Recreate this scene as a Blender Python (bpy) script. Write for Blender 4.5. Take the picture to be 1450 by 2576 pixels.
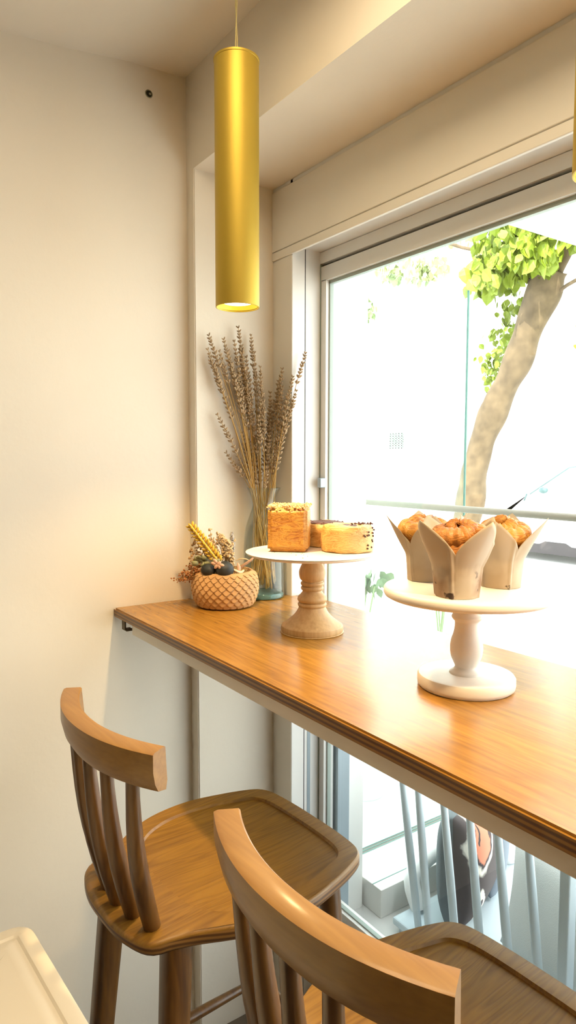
import bpy, bmesh, math, random
from math import sin, cos, pi, radians as R
from mathutils import Vector, Matrix, noise

sc = bpy.context.scene
for o in list(bpy.data.objects):
    bpy.data.objects.remove(o)
C = sc.collection

# ------------------------------------------------------------------ camera
cam_d = bpy.data.cameras.new('camera')
cam = bpy.data.objects.new('camera', cam_d); C.objects.link(cam)
cam_d.sensor_fit = 'VERTICAL'; cam_d.sensor_height = 24.0; cam_d.lens = 15.942
cam_d.clip_start = .02; cam_d.clip_end = 200
cam.matrix_world = Matrix((
    (0.56933340, -0.06293170, 0.81969451, 1.85913),
    (0.82210590, 0.04215796, -0.56777161, -1.20025),
    (0.00117419, 0.99712703, 0.07573846, 1.5),
    (0, 0, 0, 1)))
sc.camera = cam

# ------------------------------------------------------------------ light
w = bpy.data.worlds.new('sky'); sc.world = w; w.use_nodes = True
bg = w.node_tree.nodes['Background']
bg.inputs[0].default_value = (.90, .96, 1.0, 1); bg.inputs[1].default_value = 8.5

def lamp(name, kind, loc, rot, energy, color, **k):
    d = bpy.data.lights.new(name, kind); d.energy = energy; d.color = color
    for a, v in k.items(): setattr(d, a, v)
    o = bpy.data.objects.new(name, d); o.location = loc; o.rotation_euler = rot
    C.objects.link(o); return o
sv = Vector((-.35, .60, -.72)).normalized()
sun = lamp('sun', 'SUN', (0, -6, 9), (0, 0, 0), 20.0, (1, .93, .80), angle=.01)
sun.rotation_euler = (-sv).to_track_quat('Z', 'Y').to_euler()
lamp('room_light', 'AREA', (2.5, -.72, 2.5), (R(0), R(0), 0), 8, (1, .80, .52), shape='SQUARE', size=.6)
lamp('room_light', 'AREA', (1.0, -.72, 2.52), (R(0), R(0), 0), 13, (1, .80, .52), shape='SQUARE', size=.4)
sc.view_settings.view_transform = 'Standard'
sc.view_settings.look = 'None'
sc.view_settings.gamma = 1
sc.view_settings.use_curve_mapping = False
sc.view_settings.exposure = -0.70

# ------------------------------------------------------------------ materials
def mat(name, col, rough=.6, metal=0, bump=0, bscale=60, var=0, vscale=6, coat=0, emit=None, estr=0, spec=None, trans=0, sheen=0, sub=0):
    m = bpy.data.materials.new(name); m.use_nodes = True
    nt = m.node_tree; p = nt.nodes['Principled BSDF']
    p.inputs['Base Color'].default_value = (*col, 1)
    p.inputs['Roughness'].default_value = rough; p.inputs['Metallic'].default_value = metal
    p.inputs['Coat Weight'].default_value = coat; p.inputs['Coat Roughness'].default_value = .12
    p.inputs['Transmission Weight'].default_value = trans
    if spec is not None: p.inputs['Specular IOR Level'].default_value = spec
    if sub:
        p.inputs['Subsurface Weight'].default_value = sub; p.inputs['Subsurface Radius'].default_value = (.02, .012, .006)
    if emit:
        p.inputs['Emission Color'].default_value = (*emit, 1); p.inputs['Emission Strength'].default_value = estr
    tc = nt.nodes.new('ShaderNodeTexCoord')
    if var:
        n = nt.nodes.new('ShaderNodeTexNoise'); n.inputs['Scale'].default_value = vscale; n.inputs['Detail'].default_value = 6
        nt.links.new(tc.outputs['Object'], n.inputs['Vector'])
        r = nt.nodes.new('ShaderNodeValToRGB')
        r.color_ramp.elements[0].position = .3; r.color_ramp.elements[1].position = .7
        r.color_ramp.elements[0].color = (*[c * (1 - var) for c in col], 1)
        r.color_ramp.elements[1].color = (*[min(1, c * (1 + var * .6)) for c in col], 1)
        nt.links.new(n.outputs[0], r.inputs[0]); nt.links.new(r.outputs[0], p.inputs['Base Color'])
    if bump:
        n2 = nt.nodes.new('ShaderNodeTexNoise'); n2.inputs['Scale'].default_value = bscale; n2.inputs['Detail'].default_value = 4
        nt.links.new(tc.outputs['Object'], n2.inputs['Vector'])
        b = nt.nodes.new('ShaderNodeBump'); b.inputs['Strength'].default_value = bump; b.inputs['Distance'].default_value = .004
        nt.links.new(n2.outputs[0], b.inputs['Height']); nt.links.new(b.outputs[0], p.inputs['Normal'])
    return m

def wood(name, light, dark, axis='X', scale=1.0, rough=.35, coat=.3, contrast=.5, bump=.15, rings=True, spec=.5):
    m = bpy.data.materials.new(name); m.use_nodes = True
    nt = m.node_tree; N = nt.nodes; L = nt.links; p = N['Principled BSDF']
    p.inputs['Roughness'].default_value = rough; p.inputs['Coat Weight'].default_value = coat
    p.inputs['Coat Roughness'].default_value = .15; p.inputs['Specular IOR Level'].default_value = spec
    tc = N.new('ShaderNodeTexCoord'); mp = N.new('ShaderNodeMapping')
    s = {'X': (1.2, 14, 14), 'Y': (14, 1.2, 14), 'Z': (14, 14, 1.2)}[axis]
    mp.inputs['Scale'].default_value = [a * scale for a in s]
    L.new(tc.outputs['Object'], mp.inputs['Vector'])
    n1 = N.new('ShaderNodeTexNoise'); n1.inputs['Scale'].default_value = 1.0; n1.inputs['Detail'].default_value = 3; n1.inputs['Distortion'].default_value = .6
    L.new(mp.outputs[0], n1.inputs['Vector'])
    # growth figure: contour lines of the slow noise
    mul = N.new('ShaderNodeMath'); mul.operation = 'MULTIPLY'; mul.inputs[1].default_value = 14 if rings else 5
    L.new(n1.outputs[0], mul.inputs[0])
    fr = N.new('ShaderNodeMath'); fr.operation = 'PINGPONG'; fr.inputs[1].default_value = .5
    L.new(mul.outputs[0], fr.inputs[0])
    # fine fibres
    mp2 = N.new('ShaderNodeMapping'); mp2.inputs['Scale'].default_value = [a * scale * 7 for a in s]
    L.new(tc.outputs['Object'], mp2.inputs['Vector'])
    n2 = N.new('ShaderNodeTexNoise'); n2.inputs['Scale'].default_value = 1.0; n2.inputs['Detail'].default_value = 5
    L.new(mp2.outputs[0], n2.inputs['Vector'])
    a1 = N.new('ShaderNodeMath'); a1.operation = 'MULTIPLY_ADD'; a1.inputs[1].default_value = contrast
    L.new(fr.outputs[0], a1.inputs[0])
    a2 = N.new('ShaderNodeMath'); a2.operation = 'MULTIPLY'; a2.inputs[1].default_value = .75
    L.new(n2.outputs[0], a2.inputs[0]); L.new(a2.outputs[0], a1.inputs[2])
    a3 = N.new('ShaderNodeMath'); a3.operation = 'MULTIPLY_ADD'; a3.inputs[1].default_value = .5
    L.new(n1.outputs[0], a3.inputs[0]); L.new(a1.outputs[0], a3.inputs[2])
    r = N.new('ShaderNodeValToRGB')
    r.color_ramp.elements[0].position = .34; r.color_ramp.elements[0].color = (*dark, 1)
    r.color_ramp.elements[1].position = .95; r.color_ramp.elements[1].color = (*light, 1)
    L.new(a3.outputs[0], r.inputs[0]); L.new(r.outputs[0], p.inputs['Base Color'])
    b = N.new('ShaderNodeBump'); b.inputs['Strength'].default_value = bump; b.inputs['Distance'].default_value = .001
    L.new(a1.outputs[0], b.inputs['Height']); L.new(b.outputs[0], p.inputs['Normal'])
    return m

def ply_edge(name, cols, period=.0042):
    m = bpy.data.materials.new(name); m.use_nodes = True
    nt = m.node_tree; N = nt.nodes; L = nt.links; p = N['Principled BSDF']; p.inputs['Roughness'].default_value = .45
    p.inputs['Coat Weight'].default_value = .2
    tc = N.new('ShaderNodeTexCoord'); sx = N.new('ShaderNodeSeparateXYZ'); L.new(tc.outputs['Object'], sx.inputs[0])
    nz = N.new('ShaderNodeTexNoise'); nz.inputs['Scale'].default_value = 9; L.new(tc.outputs['Object'], nz.inputs['Vector'])
    ad = N.new('ShaderNodeMath'); ad.operation = 'MULTIPLY_ADD'; ad.inputs[1].default_value = .0022
    L.new(nz.outputs[0], ad.inputs[0]); L.new(sx.outputs[2], ad.inputs[2])
    dv = N.new('ShaderNodeMath'); dv.operation = 'MULTIPLY'; dv.inputs[1].default_value = 1 / period; L.new(ad.outputs[0], dv.inputs[0])
    pp = N.new('ShaderNodeMath'); pp.operation = 'PINGPONG'; pp.inputs[1].default_value = 1; L.new(dv.outputs[0], pp.inputs[0])
    r = N.new('ShaderNodeValToRGB'); r.color_ramp.elements[0].position = .3; r.color_ramp.elements[1].position = .7
    r.color_ramp.elements[0].color = (*cols[0], 1); r.color_ramp.elements[1].color = (*cols[1], 1)
    L.new(pp.outputs[0], r.inputs[0]); L.new(r.outputs[0], p.inputs['Base Color'])
    return m

def pastry(name, light, dark, scale=30, zs=3.5, pos=(.35, .72)):
    m = bpy.data.materials.new(name); m.use_nodes = True
    nt = m.node_tree; N = nt.nodes; L = nt.links; p = N['Principled BSDF']; p.inputs['Roughness'].default_value = .42
    tc = N.new('ShaderNodeTexCoord'); mp = N.new('ShaderNodeMapping'); mp.inputs['Scale'].default_value = (scale, scale, scale * zs)
    mp.inputs['Rotation'].default_value = (.25, .15, 0)
    L.new(tc.outputs['Object'], mp.inputs['Vector'])
    n = N.new('ShaderNodeTexNoise'); n.inputs['Scale'].default_value = 1; n.inputs['Detail'].default_value = 3; n.inputs['Distortion'].default_value = 1.6
    L.new(mp.outputs[0], n.inputs['Vector'])
    mu = N.new('ShaderNodeMath'); mu.operation = 'MULTIPLY'; mu.inputs[1].default_value = 5; L.new(n.outputs[0], mu.inputs[0])
    pp = N.new('ShaderNodeMath'); pp.operation = 'PINGPONG'; pp.inputs[1].default_value = .5; L.new(mu.outputs[0], pp.inputs[0])
    n3 = N.new('ShaderNodeTexNoise'); n3.inputs['Scale'].default_value = 22; n3.inputs['Detail'].default_value = 4; L.new(tc.outputs['Object'], n3.inputs['Vector'])
    ad = N.new('ShaderNodeMath'); ad.operation = 'MULTIPLY_ADD'; ad.inputs[1].default_value = .55
    L.new(pp.outputs[0], ad.inputs[0]); L.new(n3.outputs[0], ad.inputs[2])
    r = N.new('ShaderNodeValToRGB'); r.color_ramp.elements[0].position = pos[0]; r.color_ramp.elements[1].position = pos[1]
    r.color_ramp.elements[0].color = (*dark, 1); r.color_ramp.elements[1].color = (*light, 1)
    L.new(ad.outputs[0], r.inputs[0]); L.new(r.outputs[0], p.inputs['Base Color'])
    b = N.new('ShaderNodeBump'); b.inputs['Strength'].default_value = .5; b.inputs['Distance'].default_value = .002
    L.new(pp.outputs[0], b.inputs['Height']); L.new(b.outputs[0], p.inputs['Normal'])
    return m

def glassy(name, tint=(.97, .99, .98), refl=1.0):
    m = bpy.data.materials.new(name); m.use_nodes = True
    nt = m.node_tree; N = nt.nodes; L = nt.links
    for n in list(N): N.remove(n)
    o = N.new('ShaderNodeOutputMaterial'); mx = N.new('ShaderNodeMixShader'); t = N.new('ShaderNodeBsdfTransparent'); g = N.new('ShaderNodeBsdfGlossy')
    t.inputs[0].default_value = (*tint, 1); g.inputs['Roughness'].default_value = .02
    lw = N.new('ShaderNodeLayerWeight'); lw.inputs['Blend'].default_value = .5
    pw = N.new('ShaderNodeMath'); pw.operation = 'POWER'; pw.inputs[1].default_value = 4; L.new(lw.outputs['Facing'], pw.inputs[0])
    mu = N.new('ShaderNodeMath'); mu.operation = 'MULTIPLY_ADD'; mu.inputs[1].default_value = .6 * refl; mu.inputs[2].default_value = .03 * refl
    L.new(pw.outputs[0], mu.inputs[0]); L.new(mu.outputs[0], mx.inputs[0])
    L.new(t.outputs[0], mx.inputs[1]); L.new(g.outputs[0], mx.inputs[2]); L.new(mx.outputs[0], o.inputs[0])
    return m

M = dict(
    wall=mat('wall_plaster', (.84, .765, .645), .85, bump=.12, bscale=45, var=.02, vscale=3),
    ceil=mat('ceiling_plaster', (.82, .76, .66), .9, bump=.08, bscale=40),
    white=mat('white_lacquer', (.84, .80, .72), .45, var=.015),
    frame=mat('white_window_metal', (.83, .82, .79), .35),
    gasket=mat('black_gasket', (.015, .015, .015), .6),
    seal=mat('grey_green_seal', (.36, .42, .38), .5),
    steel=mat('grey_blue_metal', (.38, .45, .50), .35, metal=.3),
    taupe=mat('taupe_plaster', (.34, .27, .18), .9),
    floor=mat('brown_floor', (.14, .11, .08), .5, var=.05),
    counter=wood('varnished_counter_wood', (.43, .208, .030), (.20, .080, .010), 'X', 1.0, .27, .22, .35, .12),
    counter_edge=ply_edge('counter_edge_plies', ((.085, .030, .006), (.27, .12, .025))),
    stool=wood('stained_stool_wood', (.30, .148, .017), (.14, .058, .005), 'Y', 1.25, .42, .12, .55, .35),
    stool_x=wood('stained_rail_wood', (.36, .18, .036), (.23, .10, .017), 'X', 1.4, .42, .2, .3, .12, rings=False),
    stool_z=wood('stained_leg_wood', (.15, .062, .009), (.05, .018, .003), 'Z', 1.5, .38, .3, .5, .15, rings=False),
    stool_edge=ply_edge('seat_edge_plies', ((.10, .04, .008), (.27, .125, .030)), .0045),
    pale_wood=wood('pale_turned_wood', (.66, .43, .20), (.46, .27, .105), 'Z', 1.6, .5, .1, .3, .1, rings=False),
    plate_wood=mat('whitewashed_wood', (.84, .77, .66), .5, var=.04, vscale=12),
    white_stand=mat('white_painted_wood', (.84, .78, .70), .42, bump=.05, bscale=90),
    brass=mat('brushed_gold', (.50, .345, .045), .50, metal=.6, bump=.03, bscale=300),
    brass_in=mat('lit_yellow_rim', (.80, .52, .03), .4, emit=(1, .62, .05), estr=.5),  # lamp light on the inner rim is put in as emission
    lens=mat('lit_lens', (1, 1, .95), .5, emit=(1, .95, .85), estr=6),
    cord=mat('clear_yellow_cord', (.55, .45, .18), .4),
    dark=mat('dark_hole', (.03, .028, .02), .9),
    plug=mat('pale_wall_plug', (.30, .29, .20), .8),
    rust=mat('brown_bracket_metal', (.10, .07, .03), .6, metal=.3, var=.4, vscale=60),
    glass=glassy('window_glass', (.97, .99, .985), .8),
    vglass=glassy('vase_glass', (.93, .965, .96), 1.5),
    vbase=mat('thick_green_glass', (.25, .50, .48), .06, trans=.7),
    pot=mat('terracotta_cement', (.56, .32, .13), .75, var=.25, vscale=14, bump=.1, bscale=120),
    stem=mat('dry_stem', (.56, .34, .10), .8),
    bud=mat('dry_lavender_bud', (.47, .33, .19), .9, var=.35, vscale=70),
    wheat=mat('gilded_wheat', (.72, .46, .045), .45, var=.2, vscale=50),
    blackpod=mat('black_pod', (.022, .024, .022), .6, var=.3, vscale=60),
    driedbrown=mat('dried_brown_flower', (.42, .24, .09), .85, var=.35, vscale=60),
    driedpale=mat('dried_pale_flower', (.66, .47, .26), .85, var=.2, vscale=60),
    driedrust=mat('dried_rust_berry', (.40, .16, .05), .8, var=.3, vscale=60),
    driedpink=mat('dried_pink_pod', (.55, .33, .22), .75),
    grey_leaf=mat('grey_green_leaf', (.28, .27, .13), .8),
    silver=mat('pale_lunaria', (.75, .72, .60), .5),
    moss=mat('curly_moss', (.50, .34, .13), .9, var=.3, vscale=80),
    crust=pastry('laminated_crust', (.66, .31, .05), (.32, .09, .008), 26, 3.2),
    crust_pale=pastry('pale_laminated_crust', (.78, .48, .16), (.50, .22, .04), 20, 3.5),
    crust_dark=pastry('dark_laminated_crust', (.48, .19, .035), (.15, .042, .006), 30, 2.4),
    paper=mat('baking_parchment', (.74, .62, .46), .6, var=.06, vscale=30, sub=0),
    paperstain=mat('stained_parchment', (.50, .34, .22), .6, var=.5, vscale=70),
    nuts=mat('chopped_nuts', (.78, .52, .24), .7, var=.25, vscale=90),
    choc=mat('chocolate_bits', (.10, .035, .02), .5),
    cream=mat('cream_fabric', (.70, .72, .70), .9, bump=.3, bscale=400),
    greyfab=mat('grey_cushion_fabric', (.13, .15, .16), .9, bump=.2, bscale=300),
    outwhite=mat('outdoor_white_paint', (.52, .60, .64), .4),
    ledge=mat('pale_ledge_stone', (.70, .68, .64), .7),
    pave=mat('pale_paving', (.66, .65, .62), .8, var=.06),
    outglass=glassy('greenish_glass', (.90, .97, .95), .6),
    glassedge=mat('green_glass_edge', (.10, .24, .20), .3),
    facade=mat('white_facade', (.85, .85, .83), .8),
    bark=mat('tree_bark', (.13, .092, .05), .9, bump=.6, bscale=25, var=.35, vscale=9),
    leaf=mat('yellow_green_leaf', (.20, .27, .018), .55, var=.3, vscale=3),
    leaf2=mat('pale_green_leaf', (.36, .42, .20), .6),  # overexposure of the far treetop is put into this pale green
    leaf3=mat('grey_green_plant_leaf', (.16, .21, .10), .6),
    carpaint=mat('white_car_paint', (.85, .86, .86), .25, coat=.5),
    carglass=mat('car_glass', (.42, .52, .52), .1),
    carline=mat('car_seal_teal', (.10, .17, .17), .4),
    tyre=mat('tyre_rubber', (.07, .065, .07), .8),
    rim=mat('wheel_rim_silver', (.5, .5, .5), .3, metal=.8),
    sign=mat('faded_poster', (.30, .38, .33), .8, var=.6, vscale=20),
    signred=mat('faded_red_panel', (.60, .30, .26), .8),
    whitetable=mat('cream_moulded_table', (.78, .70, .56), .42),
)
M['pattern'] = mat('ikat_base', (.07, .055, .055), .9)
def ikat(m):
    nt = m.node_tree; N = nt.nodes; L = nt.links; p = N['Principled BSDF']
    tc = N.new('ShaderNodeTexCoord')
    nz = N.new('ShaderNodeTexNoise'); nz.inputs['Scale'].default_value = 18; nz.inputs['Detail'].default_value = 4
    L.new(tc.outputs['Object'], nz.inputs['Vector'])
    mixv = N.new('ShaderNodeVectorMath'); mixv.operation = 'MULTIPLY_ADD'
    mixv.inputs[1].default_value = (.05, .05, .05); L.new(nz.outputs['Color'], mixv.inputs[0]); L.new(tc.outputs['Object'], mixv.inputs[2])
    def blob(cx, cz, sx_, sz_, r0, r1):
        mp = N.new('ShaderNodeMapping'); mp.vector_type = 'POINT'
        mp.inputs['Location'].default_value = (-cx / sx_, 0, -cz / sz_); mp.inputs['Scale'].default_value = (1 / sx_, 0, 1 / sz_)
        L.new(mixv.outputs[0], mp.inputs['Vector'])
        ln = N.new('ShaderNodeVectorMath'); ln.operation = 'LENGTH'; L.new(mp.outputs[0], ln.inputs[0])
        mr = N.new('ShaderNodeMapRange'); mr.inputs[1].default_value = r0; mr.inputs[2].default_value = r1
        mr.inputs[3].default_value = 1; mr.inputs[4].default_value = 0; L.new(ln.outputs['Value'], mr.inputs[0]); return mr.outputs[0]
    col = (.07, .055, .055, 1); prev = None
    for (cx, cz, sx_, sz_, c) in tuple((q[0] + .07,) + q[1:] for q in ((.02, .10, .075, .115, (.72, .68, .60)), (.02, .10, .06, .095, (.05, .04, .045)), (.02, .10, .047, .080, (.72, .25, .15)),
                                  (.03, -.14, .03, .09, (.70, .66, .58)), (.03, -.12, .012, .03, (.05, .04, .045)), (-.02, .12, .006, .035, (.06, .05, .05)), (.04, .12, .006, .035, (.06, .05, .05)))):
        f = blob(cx + .025, cz + .025, sx_, sz_, .9, 1.0)
        mx = N.new('ShaderNodeMix'); mx.data_type = 'RGBA'
        L.new(f, mx.inputs[0]); mx.inputs[7].default_value = (*c, 1)
        if prev is None: mx.inputs[6].default_value = col
        else: L.new(prev, mx.inputs[6])
        prev = mx.outputs[2]
    L.new(prev, p.inputs['Base Color'])
ikat(M['pattern'])
M['barkspot'] = M['bark']

# ------------------------------------------------------------------ helpers
def obj(name, bm, m, parent=None, smooth=False, loc=None, rot=None, angle=None):
    me = bpy.data.meshes.new(name); bmesh.ops.recalc_face_normals(bm, faces=bm.faces); bm.to_mesh(me); bm.free()
    ms = m if isinstance(m, (list, tuple)) else [m]
    for x in ms: me.materials.append(x)
    if smooth:
        for p in me.polygons: p.use_smooth = True
        if angle:
            me.set_sharp_from_angle(angle=R(angle))
    o = bpy.data.objects.new(name, me); C.objects.link(o)
    if parent: o.parent = parent
    if loc: o.location = loc
    if rot: o.rotation_euler = rot
    return o
def tag(o, label=None, cat=None, group=None, kind=None):
    if label: o['label'] = label
    if cat: o['category'] = cat
    if group: o['group'] = group
    if kind: o['kind'] = kind
    return o
def thing(name, label, cat, loc=(0, 0, 0), rz=0, group=None):
    o = bpy.data.objects.new(name, None); C.objects.link(o); o.empty_display_size = .05
    o.location = loc; o.rotation_euler = (0, 0, rz); return tag(o, label, cat, group)
def box(bm, x0, y0, z0, x1, y1, z1, mi=0):
    vs = [bm.verts.new((x, y, z)) for x in (x0, x1) for y in (y0, y1) for z in (z0, z1)]
    for f in ((0, 1, 3, 2), (4, 6, 7, 5), (0, 4, 5, 1), (2, 3, 7, 6), (0, 2, 6, 4), (1, 5, 7, 3)):
        bm.faces.new([vs[i] for i in f]).material_index = mi
    return vs
def bevel(bm, w, seg=2):
    bmesh.ops.bevel(bm, geom=list(bm.edges), offset=w, segments=seg, affect='EDGES', profile=.5)
def struct(name, boxes, m, bev=0):
    bm = bmesh.new()
    for b in boxes: box(bm, *b)
    if bev: bevel(bm, bev, 2)
    return tag(obj(name, bm, m), kind='structure')
def lathe(bm, prof, seg=48, c=(0, 0, 0), close=False, fn=None, mi=0):
    rows = []
    for (r, z) in prof:
        if r < 1e-6: rows.append([bm.verts.new((c[0], c[1], c[2] + z))])
        else:
            rows.append([bm.verts.new((c[0] + r * cos(2 * pi * i / seg), c[1] + r * sin(2 * pi * i / seg), c[2] + z)) for i in range(seg)])
    for a, b in zip(rows, rows[1:]):
        for i in range(seg):
            j = (i + 1) % seg
            if len(a) == 1 and len(b) == 1: break
            if len(a) == 1: f = bm.faces.new((a[0], b[i], b[j]))
            elif len(b) == 1: f = bm.faces.new((a[i], b[0], a[j]))
            else: f = bm.faces.new((a[i], b[i], b[j], a[j]))
            f.material_index = mi
def smoothprof(pts, n=6):
    out = []
    P = [pts[0]] + list(pts) + [pts[-1]]
    for i in range(1, len(P) - 2):
        for k in range(n):
            t = k / n
            q = [.5 * ((2 * P[i][j]) + (-P[i-1][j] + P[i+1][j]) * t + (2*P[i-1][j] - 5*P[i][j] + 4*P[i+1][j] - P[i+2][j]) * t*t + (-P[i-1][j] + 3*P[i][j] - 3*P[i+1][j] + P[i+2][j]) * t**3) for j in range(len(pts[0]))]
            out.append(tuple(q))
    out.append(tuple(pts[-1])); return out
def tube(bm, pts, rad, seg=8, caps=True, flat=1.0, mi=0):
    pts = [Vector(p) for p in pts]; n = len(pts)
    rs = rad if isinstance(rad, (list, tuple)) else [rad] * n
    rings = []; up = Vector((0, 0, 1)); prev = None
    for i, p in enumerate(pts):
        t = (pts[min(i + 1, n - 1)] - pts[max(i - 1, 0)]).normalized()
        if prev is None:
            a = t.cross(up if abs(t.z) < .95 else Vector((1, 0, 0))).normalized()
        else:
            a = (prev - t * prev.dot(t)).normalized()
        prev = a; b = t.cross(a)
        rings.append([bm.verts.new(p + (a * cos(2 * pi * k / seg) + b * sin(2 * pi * k / seg) * flat) * rs[i]) for k in range(seg)])
    for r0, r1 in zip(rings, rings[1:]):
        for k in range(seg):
            bm.faces.new((r0[k], r0[(k + 1) % seg], r1[(k + 1) % seg], r1[k])).material_index = mi
    if caps:
        bm.faces.new(rings[0][::-1]).material_index = mi; bm.faces.new(rings[-1]).material_index = mi
def blob(bm, c, r, s=(1, 1, 1), sub=1, rot=None, mi=0):
    mt = Matrix.Translation(c) @ (rot.to_matrix().to_4x4() if rot else Matrix()) @ Matrix.Diagonal((r * s[0], r * s[1], r * s[2], 1))
    res = bmesh.ops.create_icosphere(bm, subdivisions=sub, radius=1, matrix=mt)
    if mi:
        for v in res['verts']:
            for f in v.link_faces: f.material_index = mi

# ------------------------------------------------------------------ structure
XR = .149; ZS = 2.116; ZB = 2.334; YB = -.275
struct('wall_left', [(-.25, -4.2, -.4, 0, .0, 2.98)], M['wall'])
bm = bmesh.new(); box(bm, -.05, YB, -.35, .045, .02, ZB + .0005)
bm.edges.ensure_lookup_table()
es = [e for e in bm.edges if all(abs(v.co.x - .045) < 1e-5 and abs(v.co.y - YB) < 1e-5 for v in e.verts)]
bmesh.ops.bevel(bm, geom=es, offset=.003, segments=3, affect='EDGES')
tag(obj('wall_pier', bm, M['wall'], smooth=True, angle=40), kind='structure').name = 'wall_left_pier'
# beam across the window side
struct('ceiling_beam', [(-.02, YB, ZB, 4.4, .25, 2.95)], M['wall'])
# ceiling, sagging slightly towards the room
bm = bmesh.new()
ys = [(-.27, 2.602), (-.45, 2.592), (-.62, 2.572), (-.85, 2.553), (-1.2, 2.55), (-4.2, 2.55)]
lo = [[bm.verts.new((x, y, z)) for (y, z) in ys] for x in (-.05, 4.4)]
hi = [[bm.verts.new((x, y, 2.95)) for (y, z) in ys] for x in (-.05, 4.4)]
for i in range(len(ys) - 1):
    bm.faces.new((lo[0][i], lo[0][i+1], lo[1][i+1], lo[1][i])); bm.faces.new((hi[0][i], hi[1][i], hi[1][i+1], hi[0][i+1]))
    bm.faces.new((lo[0][i], hi[0][i], hi[0][i+1], lo[0][i+1])); bm.faces.new((lo[1][i], lo[1][i+1], hi[1][i+1], hi[1][i]))
bm.faces.new((lo[0][0], lo[1][0], hi[1][0], hi[0][0])); bm.faces.new((lo[0][-1], hi[0][-1], hi[1][-1], lo[1][-1]))
tag(obj('ceiling', bm, M['ceil'], smooth=True, angle=35), kind='structure')
struct('floor', [(-.25, -4.2, -.4, 4.4, .30, -.32)], M['floor'])
struct('wall_back', [(-.25, -4.4, -.4, 4.6, -4.2, 2.95)], M['taupe'])
struct('wall_right', [(4.4, -4.2, -.4, 4.6, .3, 2.95)], M['taupe'])
# window wall
struct('wall_window', [(-.25, 0, -.4, XR, .046, 2.9), (-.25, .049, -.4, XR, .30, 2.9), (3.9, 0, -.4, 4.4, .3, 2.9), (XR - .01, .086, -.4, 3.95, .155, .03), (XR - .01, .0, 2.138, 3.95, .30, ZB + .02)], M['frame'])
struct('trim_1', [(.0455, -.006, 2.143, 4.3, .004, 2.3215)], M['white'], .0025)
struct('trim_2', [(.0455, -.006, ZS, 4.3, .004, 2.1405)], M['white'], .002)
struct('trim_3', [(.0452, -.002, -.32, XR - .001, .004, ZS - .0015)], M['white'], .001)
# window 1: fixed head, sash, panes
win = bpy.data.objects.new('window_1', None); C.objects.link(win); tag(win, kind='structure')
bm = bmesh.new(); box(bm, XR, .104, 2.103, 3.9, .16, 2.1365); obj('window_head', bm, M['frame'], win)
bm = bmesh.new(); box(bm, XR, .125, 2.085, 3.9, .15, 2.106); box(bm, XR - .001, .0465, 0, XR + .0005, .0485, 2.137)
obj('gasket', bm, M['gasket'], win)
bm = bmesh.new(); box(bm, XR - .001, .1035, .04, XR + .0022, .13, 2.10); obj('side_seal', bm, M['seal'], win)
bm = bmesh.new(); box(bm, XR + .002, .106, 2.050, 3.9, .145, 2.0935); box(bm, XR + .0035, .106, .04, XR + .028, .145, 2.052)
box(bm, XR + .002, .106, .036, 3.9, .145, .075); box(bm, 2.9, .106, .07, 2.96, .145, 2.06)
obj('sash_frame', bm, M['frame'], win)
bm = bmesh.new(); box(bm, XR + .027, .118, 2.040, 3.88, .132, 2.0505); box(bm, XR + .0275, .118, .07, XR + .0325, .132, 2.045); box(bm, XR + .0275, .118, .072, 3.88, .132, .079)
obj('glazing_seal', bm, M['seal'], win)
bm = bmesh.new(); box(bm, XR + .03, .121, .07, 3.88, .127, 2.045); obj('window_pane', bm, M['glass'], win)
bm = bmesh.new(); box(bm, XR + .014, .085, 1.415, XR + .03, .107, 1.445); bevel(bm, .003); obj('window_latch', bm, M['steel'], win)
bm = bmesh.new(); box(bm, XR - .0005, .152, .0, XR + .045, .20, 1.02); box(bm, XR-.0005, .06, 0, XR + .001, .072, 1.03); obj('track_profile', bm, M['steel'], win)
bm = bmesh.new(); box(bm, XR, .09, 0, 3.9, .158, .036); box(bm, XR, .085, .0, 3.9, .10, .05); obj('window_sill', bm, M['steel'], win)

# holes and scuff on the left wall
t = thing('wall_anchor_hole', 'small ragged wall plug hole high on the left wall', 'wall plug hole', (.0, -.389, 2.524))
bm = bmesh.new(); lathe(bm, [(0, .0012), (.0075, .001), (.0095, 0)], 14)
obj('hole', bm, M['dark'], t, rot=(0, R(90), 0))
bm = bmesh.new(); lathe(bm, [(0, .003), (.0032, .0025), (.004, 0)], 10, c=(0, .003, 0)); lathe(bm, [(.0085, 0), (.0098, .0025), (.0115, 0)], 14, c=(0, 0, 0))
obj('wall_plug', bm, M['plug'], t, rot=(0, R(90), 0))

# ------------------------------------------------------------------ counter
t = thing('bar_counter', 'long varnished orange-brown plywood bar counter along the window', 'counter', (0, 0, 1.08))
bm = bmesh.new()
foot = [(.0015, -.518), (3.9, -.518), (3.9, .050), (XR + .002, .050), (XR + .002, -.008), (.047, -.008), (.047, YB - .002), (.0015, YB - .002)]
top = [bm.verts.new((x, y, 0)) for x, y in foot]; bot = [bm.verts.new((x, y, -.0245)) for x, y in foot]
ft = bm.faces.new(top); fb = bm.faces.new(bot[::-1])
for i in range(8):
    j = (i + 1) % 8; bm.faces.new((top[i], bot[i], bot[j], top[j])).material_index = 1
e = [e for e in ft.edges]; bmesh.ops.bevel(bm, geom=e, offset=.004, segments=2, affect='EDGES')
obj('countertop', bm, [M['counter'], M['counter_edge']], t)
bm = bmesh.new(); box(bm, .09, -.500, -.062, 3.9, -.462, -.0246); bevel(bm, .002)
obj('support_rail', bm, M['white'], t)
bm = bmesh.new(); box(bm, .0905, -.10, -.060, 3.9, -.06, -.0246); box(bm, 3.0, -.5, -1.398, 3.05, -.45, -.06)
obj('rear_rail', bm, M['white'], t)
bm = bmesh.new()
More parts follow.
